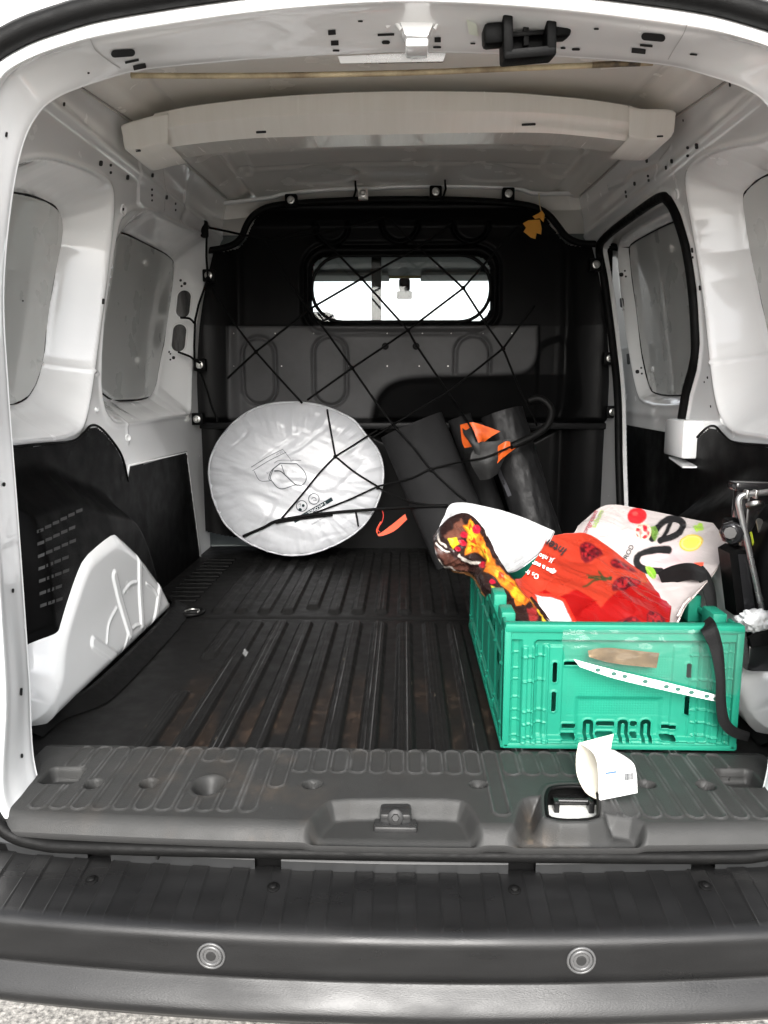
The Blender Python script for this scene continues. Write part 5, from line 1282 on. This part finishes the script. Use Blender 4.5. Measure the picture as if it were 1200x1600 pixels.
# ---- dark printed bag, white lining turned out
bagD = thing('shopping_bag', 'shopping bag with white lining and dark flame-coloured print, hanging over the crate edge', 'shopping bag', at(745, 870, y=1.6))
def col_lin(X, Y):
    c = np.zeros(X.shape + (3,)); c[:] = (.35, .355, .36); return c
rowsW = [[(690, 812, 1.74), (708, 786, 1.76), (765, 793, 1.72), (815, 808, 1.66), (866, 829, 1.58)], [(685, 828, 1.72), (718, 806, 1.70), (772, 822, 1.67), (815, 836, 1.62), (856, 848, 1.55)], [(690, 850, 1.70), (745, 842, 1.66), (778, 855, 1.63), (808, 866, 1.58), (838, 868, 1.53)], [(740, 872, 1.66), (765, 880, 1.62), (783, 890, 1.58), (798, 893, 1.55), (818, 884, 1.52)]]
bW = puff('lining', rowsW, 90, 110, col_lin, M_print, bagD, .05, .010, .09, 14, .003)
def col_dark(X, Y):
    c = np.zeros(X.shape + (3,)); c[:] = (.022, .010, .009)
    wx = X + 10 * (fbm(X, Y, 18, 2, 3) - .5); wy = Y + 10 * (fbm(X, Y, 18, 7, 3) - .5)
    paint(c, soft(sdf(wx, wy, z2([(180, 340), (230, 230), (300, 190), (330, 260), (280, 340), (210, 380)])), 3), (.16, .06, .04))
    paint(c, soft(sdf(wx, wy, z2([(100, 420), (200, 470), (330, 530), (400, 620), (300, 620), (180, 560)])), 3) * (.5 + .5 * vnoise(X, Y, 6, 2)), (.13, .05, .035))
    org = z2([(300, 230), (370, 200), (430, 270), (470, 340), (520, 430), (560, 520), (620, 590), (650, 640), (720, 690), (800, 790), (830, 830), (800, 870), (720, 860), (680, 780), (600, 690), (540, 640), (490, 620), (470, 520), (400, 470), (330, 480), (310, 430), (330, 380), (330, 300)])
    d = sdf(wx, wy, org); paint(c, soft(d, 2), (.62, .16, .015))
    paint(c, soft(d - 2.2, 3) * np.clip((fbm(X * .6 + Y * .5, Y * .3 - X * .3, 9, 5, 3) - .32) * 5, 0, 1), (.80, .48, .025))
    paint(c, soft(d - 3, 2) * (fbm(X + Y * .6, Y - X, 8, 15, 3) > .58), (.60, .05, .01))
    for p, r_ in (((310, 320), 6.5), ((300, 390), 6), ((425, 270), 7), ((262, 440), 5), ((455, 560), 6), ((550, 700), 5)):
        q_ = z2([p])[0]; paint(c, soft((1 - ell(X, Y, *q_, r_, r_ * .8, 40)) * 6), (.42, .010, .03))
    paint(c, soft(sdf(wx, wy, z2([(200, 360), (250, 340), (270, 390), (230, 430)])), 2), (.78, .55, .02)); paint(c, soft(sdf(wx, wy, z2([(545, 735), (580, 740), (615, 800), (600, 820)])), 2), (.65, .55, .03))
    for L, w_ in (([(130, 330), (140, 380), (180, 410)], 1.6), ([(110, 390), (150, 430), (205, 450)], 1.3), ([(130, 520), (180, 600), (230, 630)], 1.2), ([(160, 570), (230, 560), (290, 610)], 1.6), ([(440, 220), (480, 270), (500, 330)], .8), ([(280, 480), (340, 520), (420, 540)], 2.0)): paint(c, soft(w_ - dline(wx, wy, z2(L))), (.62, .56, .50))
    paint(c, soft(sdf(X, Y, z2([(840, 830), (900, 900), (950, 980), (1060, 1080), (960, 1080), (930, 960)])), 1.5), (.72, .42, .03))
    paint(c, soft(sdf(wx, wy, z2([(820, 880), (880, 880), (900, 950), (870, 1030), (840, 980)])), 2), (.25, .02, .02))
    return c * .62
rowsD = [[(676, 838, 1.66), (700, 810, 1.655), (728, 801, 1.63), (755, 823, 1.58), (776, 866, 1.51), (797, 898, 1.45), (832, 933, 1.36), (872, 985, 1.25)], [(678, 852, 1.61), (703, 838, 1.595), (730, 828, 1.57), (750, 848, 1.53), (769, 884, 1.46), (789, 914, 1.41), (820, 945, 1.33), (860, 988, 1.24)],
         [(684, 872, 1.60), (708, 872, 1.58), (734, 872, 1.55), (748, 886, 1.51), (759, 903, 1.45), (772, 930, 1.39), (798, 957, 1.31), (842, 990, 1.24)], [(696, 888, 1.63), (714, 895, 1.62), (735, 897, 1.59), (745, 902, 1.55), (752, 916, 1.49), (762, 938, 1.42), (782, 965, 1.34), (825, 992, 1.25)]]
bD = puff('printed_side', rowsD, 110, 210, col_dark, M_print, bagD, .05, .012, .05, 20, .006)

# =================================================================== CLEAR SLEEVE on the crate
ms = bpy.data.materials.new('clear_film'); ms.use_nodes = True
n = ms.node_tree.nodes; l = ms.node_tree.links; n.remove(n['Principled BSDF'])
t1 = n.new('ShaderNodeBsdfTransparent'); t1.inputs[0].default_value = (.93, .95, .94, 1); g1 = n.new('ShaderNodeBsdfGlossy'); g1.inputs['Roughness'].default_value = .06; g1.inputs['Color'].default_value = (.6, .6, .6, 1)
d1 = n.new('ShaderNodeBsdfDiffuse'); d1.inputs[0].default_value = (.8, .8, .8, 1)
f1 = n.new('ShaderNodeFresnel'); f1.inputs[0].default_value = 1.25; m1_ = n.new('ShaderNodeMixShader'); m2_ = n.new('ShaderNodeMixShader'); m2_.inputs[0].default_value = .02
l.new(t1.outputs[0], m2_.inputs[1]); l.new(d1.outputs[0], m2_.inputs[2]); l.new(f1.outputs[0], m1_.inputs[0]); l.new(m2_.outputs[0], m1_.inputs[1]); l.new(g1.outputs[0], m1_.inputs[2]); l.new(m1_.outputs[0], n['Material Output'].inputs[0])
slv = thing('plastic_sleeve', 'clear plastic document sleeve with white punched edge, stuck on the front of the green crate', 'plastic sleeve', at(1020, 1080, y=1.15))
rowsS = [[(880, 984, 1.157), (960, 984, 1.157), (1040, 984, 1.157), (1110, 985, 1.157), (1166, 988, 1.157)], [(878, 1005, 1.150), (960, 1010, 1.147), (1040, 1020, 1.144), (1110, 1030, 1.146), (1168, 1040, 1.154)], [(884, 1030, 1.147), (960, 1045, 1.143), (1040, 1062, 1.140), (1105, 1078, 1.144), (1150, 1086, 1.154)]]
P = np.array([[at(a, b, y=yy) for a, b, yy in r] for r in rowsS]); P = cr(cr(P, 40, 0), 110, 1)
P[..., 1] += .006 * (fbm(P[..., 0] * 1.0, P[..., 2] * 3, .05, 3, 4) - .5)
grid('film', P, ms, slv)
e0 = np.array([at(a, b, y=yy) for a, b, yy in [(896, 1030, 1.146), (960, 1047, 1.142), (1040, 1066, 1.139), (1128, 1088, 1.142)]]); e1 = np.array([at(a, b, y=yy) for a, b, yy in [(906, 1042, 1.145), (960, 1060, 1.141), (1040, 1079, 1.138), (1128, 1098, 1.141)]])
E_ = cr(np.stack([cr(e0, 60), cr(e1, 60)]), 5, 0); pe = grid('punched_edge', E_, mat('edge_white', (.55, .56, .555), .4), slv)
mb = MB()
for a, b in [(934, 1042), (959, 1048), (976, 1052), (1008, 1060), (1041, 1068), (1059, 1072), (1080, 1077), (1104, 1083), (1118, 1087)]: patch(mb, [(a + 4.2 * math.cos(t), b + 4.5 + 3 * math.sin(t)) for t in np.linspace(0, 2 * math.pi, 13)[:-1]], [pe], .0012)
o = mb.build('punch_holes', mat('hole_green', (.01, .07, .05), .6), pe); o['kind'] = 'stuff'
cP = np.array([[at(918, 1016, y=1.153), at(950, 1012, y=1.153), at(1030, 1020, y=1.153)], [at(920, 1026, y=1.152), at(955, 1036, y=1.152), at(1026, 1044, y=1.152)]]); cP = cr(cr(cP, 14, 0), 40, 1); cP[..., 1] += .004 * (fbm(cP[..., 0], cP[..., 2], .02, 5, 3) - .6)
grid('reflection_piece', cP, mat('brown_reflection', (.35, .24, .14), .18, metal=.8, var=.8, vscale=25, var2=(.04, .03, .02)), slv)  # added brown metallic piece, stands in for a goldish reflection in the film

# =================================================================== WHITE CARTON
car = thing('paper_carton', 'small white open-ended card sleeve with blue mark and barcode on the sill', 'carton', at(948, 1250, z=FL + .012))
def zc(pts): return [(840 + x / 6, 1140 + y / 6) for x, y in pts]
zb = FL + .014
yb_ = at(937, 1250, z=zb)[1]
fl0, fl1_ = at(936, 1251, y=yb_), at(995, 1238, y=yb_ + .012)
ft0, ft1 = at(935, 1193, y=yb_ + .002), at(993, 1194, y=yb_ + .014)
bt0 = at(905, 1161, y=yb_ + .045); bt1 = at(966, 1176, y=yb_ + .055)
bl0 = at(902, 1212, y=yb_ + .045)
M_card = mat('white_card', (.46, .46, .455), .6, var=.1, vscale=20)
M_cardi = mat('card_inside', (.50, .47, .40), .7)
A = cr(np.array([at(936, 1251, y=yb_), at(935, 1220, y=yb_ + .001), at(933, 1192, y=yb_ + .004), at(925, 1175, y=yb_ + .018), at(904, 1161, y=yb_ + .045)]), 24)
B = cr(np.array([at(996, 1239, y=yb_ + .010), at(995, 1215, y=yb_ + .011), at(991, 1195, y=yb_ + .014), at(980, 1184, y=yb_ + .030), at(960, 1172, y=yb_ + .052)]), 24)
wrap = grid('card_face', cr(np.stack([A, B]), 12, 0), M_card, car)
Cc = cr(np.array([at(904, 1161, y=yb_ + .045), at(900, 1185, y=yb_ + .047), at(902, 1212, y=yb_ + .045), at(915, 1238, y=yb_ + .022), at(936, 1251, y=yb_ + .0005)]), 24)
Dd = Cc + (B[0] - A[0]) * .96 + np.array([0, .004, .002])
grid('card_back', cr(np.stack([Cc, Dd]), 8, 0), M_cardi, car)
mb = MB(); patch(mb, zc([(635, 402), (738, 386), (740, 402), (636, 418)]), [wrap], .0006); patch(mb, zc([(604, 402), (612, 401), (613, 424), (605, 424)]), [wrap], .0006); mb.build('blue_mark', mat('print_blue', (.03, .09, .30), .5), wrap)
mb = MB()
x = 815
for k in range(14):
    w_ = random.choice((2.5, 4, 6)); patch(mb, zc([(x, 412 - (x - 815) * .13), (x + w_, 411 - (x - 815) * .13), (x + w_ + 1, 478 - (x - 815) * .13), (x + 1, 479 - (x - 815) * .13)]), [wrap], .0006); x += w_ + random.choice((2.5, 4))
ob = mb.build('barcode', M_ink, wrap); ob['kind'] = 'stuff'
mb = MB(); patch(mb, zc([(768, 415), (782, 408), (796, 405), (786, 425), (796, 432), (780, 445), (766, 440), (776, 425)]), [wrap], .0006); patch(mb, zc([(775, 470), (800, 462), (802, 474), (778, 482)]), [wrap], .0006)
for y_, x0, x1 in ((530, 720, 800), (545, 770, 905), (372, 780, 890)): patch(mb, zc([(x0, y_), (x1, y_ - (x1 - x0) * .1), (x1, y_ + 4 - (x1 - x0) * .1), (x0, y_ + 4)]), [wrap], .0006)
o = mb.build('fine_print', mat('ink_pale', (.45, .45, .46), .6), wrap); o['kind'] = 'stuff'

# =================================================================== TOOL CARRIER on the right
tool = thing('tool_carrier', 'black plastic tool carrier with bent silver rod standing on the right wheel arch', 'tool carrier', at(1185, 1050, y=1.30))
M_gb = mat('glossy_black', (.012, .012, .013), .18, coat=.3, rvar=.06)
def px_box(mb, x0, y0, x1, y1, yd, dep_, ch=.004):
    a = at(x0, y1, y=yd); b = at(x1, y0, y=yd); mb.box(a[0], b[0], yd, yd + dep_, a[2], b[2], ch=ch)
mb = MB(); px_box(mb, 1150, 757, 1330, 1000, 1.34, .03, .008); back = shade(mb.build('carrier_shell', M_gb, tool))
mb = MB(); px_box(mb, 1150, 757, 1162, 860, 1.315, .03, .004); px_box(mb, 1150, 755, 1330, 768, 1.31, .04, .004); shade(mb.build('shell_rim', M_gb, back))
mb = MB(); P = [at(a, b, y=1.285) for a, b in [(1140, 865), (1152, 858), (1178, 862), (1190, 960), (1152, 965)]]; mb.prism(P, (0, .05, 0)); shade(mb.build('side_arm', M_blk, tool))
mb = MB(); P = [at(a, b, y=1.28) for a, b in [(1153, 866), (1167, 866), (1180, 950), (1164, 955)]]; mb.prism(P, (0, .004, 0)); shade(mb.build('arm_inset', M_gb, tool))
mb = MB(); mb.disc(at(1143, 832, y=1.29), (-.3, -1, .1), .020, .016, n=8, dome=.003); mb.disc(at(1140, 832, y=1.275), (-.3, -1, .1), .012, .008, n=8); shade(mb.build('knob', M_gb, tool))
mb = MB(); px_box(mb, 1135, 812, 1162, 850, 1.30, .03, .006); shade(mb.build('knob_block', M_blk, tool))
rod = [at(a, b, y=1.275) for a, b in [(1205, 768), (1190, 770), (1170, 772), (1157, 776), (1154, 786), (1158, 805), (1168, 850), (1178, 895), (1188, 940), (1196, 975)]]
tube('silver_rod', rod, .0052, mat('rod_silver', (.42, .42, .42), .3, metal=.85, rvar=.08), tool, n=10, res=60)
mb = MB(); px_box(mb, 1166, 766, 1172, 780, 1.268, .014, .002); px_box(mb, 1180, 766, 1186, 780, 1.268, .014, .002); mb.disc(at(1179, 786, y=1.29), (0, -.5, -1), .014, .008, n=16); shade(mb.build('rod_clamp', M_bolt, tool))
mb = MB(); P = [at(a, b, y=1.318) for a, b in [(1172, 832), (1175, 831), (1188, 895), (1186, 900)]]; mb.prism(P, (0, .003, 0)); mb.build('green_strip', mat('lime_strip', (.35, .42, .02), .5), tool)
mb = MB(); P = [at(a, b, y=1.315) for a, b in rrect(1189, 824, 10, 28, -12, .49, 4)]; mb.prism(P, (0, .003, 0)); mb.build('shell_window', M_bolt, tool)
mb = MB(); px_box(mb, 1178, 840, 1330, 1000, 1.318, .012, .004); shade(mb.build('inner_cover', M_blk, tool))
mb = MB(); px_box(mb, 1166, 1006, 1330, 1052, 1.24, .06, .010); shade(mb.build('carrier_foot', M_gb, tool))
mb = MB(); P = [at(a, b, y=1.23) for a, b in [(1172, 998), (1200, 985), (1240, 975), (1240, 998), (1200, 1008), (1174, 1012)]]; mb.prism(P, (0, .012, 0)); mb.build('foot_strap', M_web, tool)
# crumpled clear-white plastic bag under the rod
pl = thing('plastic_bag', 'crumpled translucent white plastic bag tucked under the silver rod', 'plastic bag', at(1180, 985, y=1.25))
c_ = at(1182, 970, y=1.25)
bm = bmesh.new(); bmesh.ops.create_icosphere(bm, subdivisions=4, radius=1.0)
from mathutils import noise as mnoise
for v_ in bm.verts:
    q_ = v_.co.copy(); n1_ = mnoise.noise(q_ * 2.2 + Vector((3, 1, 7))); n2_ = abs(mnoise.noise(q_ * 5 + Vector((1, 4, 2)))); 
    v_.co = Vector((q_.x * .030, q_.y * .022, q_.z * .021)) * (1 + .45 * n1_ - .5 * n2_) + Vector(c_)
bm.verts.index_update()
mesh('bag_film', [v_.co[:] for v_ in bm.verts], [[v_.index for v_ in f.verts] for f in bm.faces], mat('white_film', (.72, .73, .73), .25, bump=.5, bscale=150, spec=.6), pl); bm.free()
for o_ in (bagE, bagR, bagD): o_['group'] = 'shopping bags in the green crate'
for o_ in (rA_, rB_): o_['group'] = 'rolled mats behind the net'
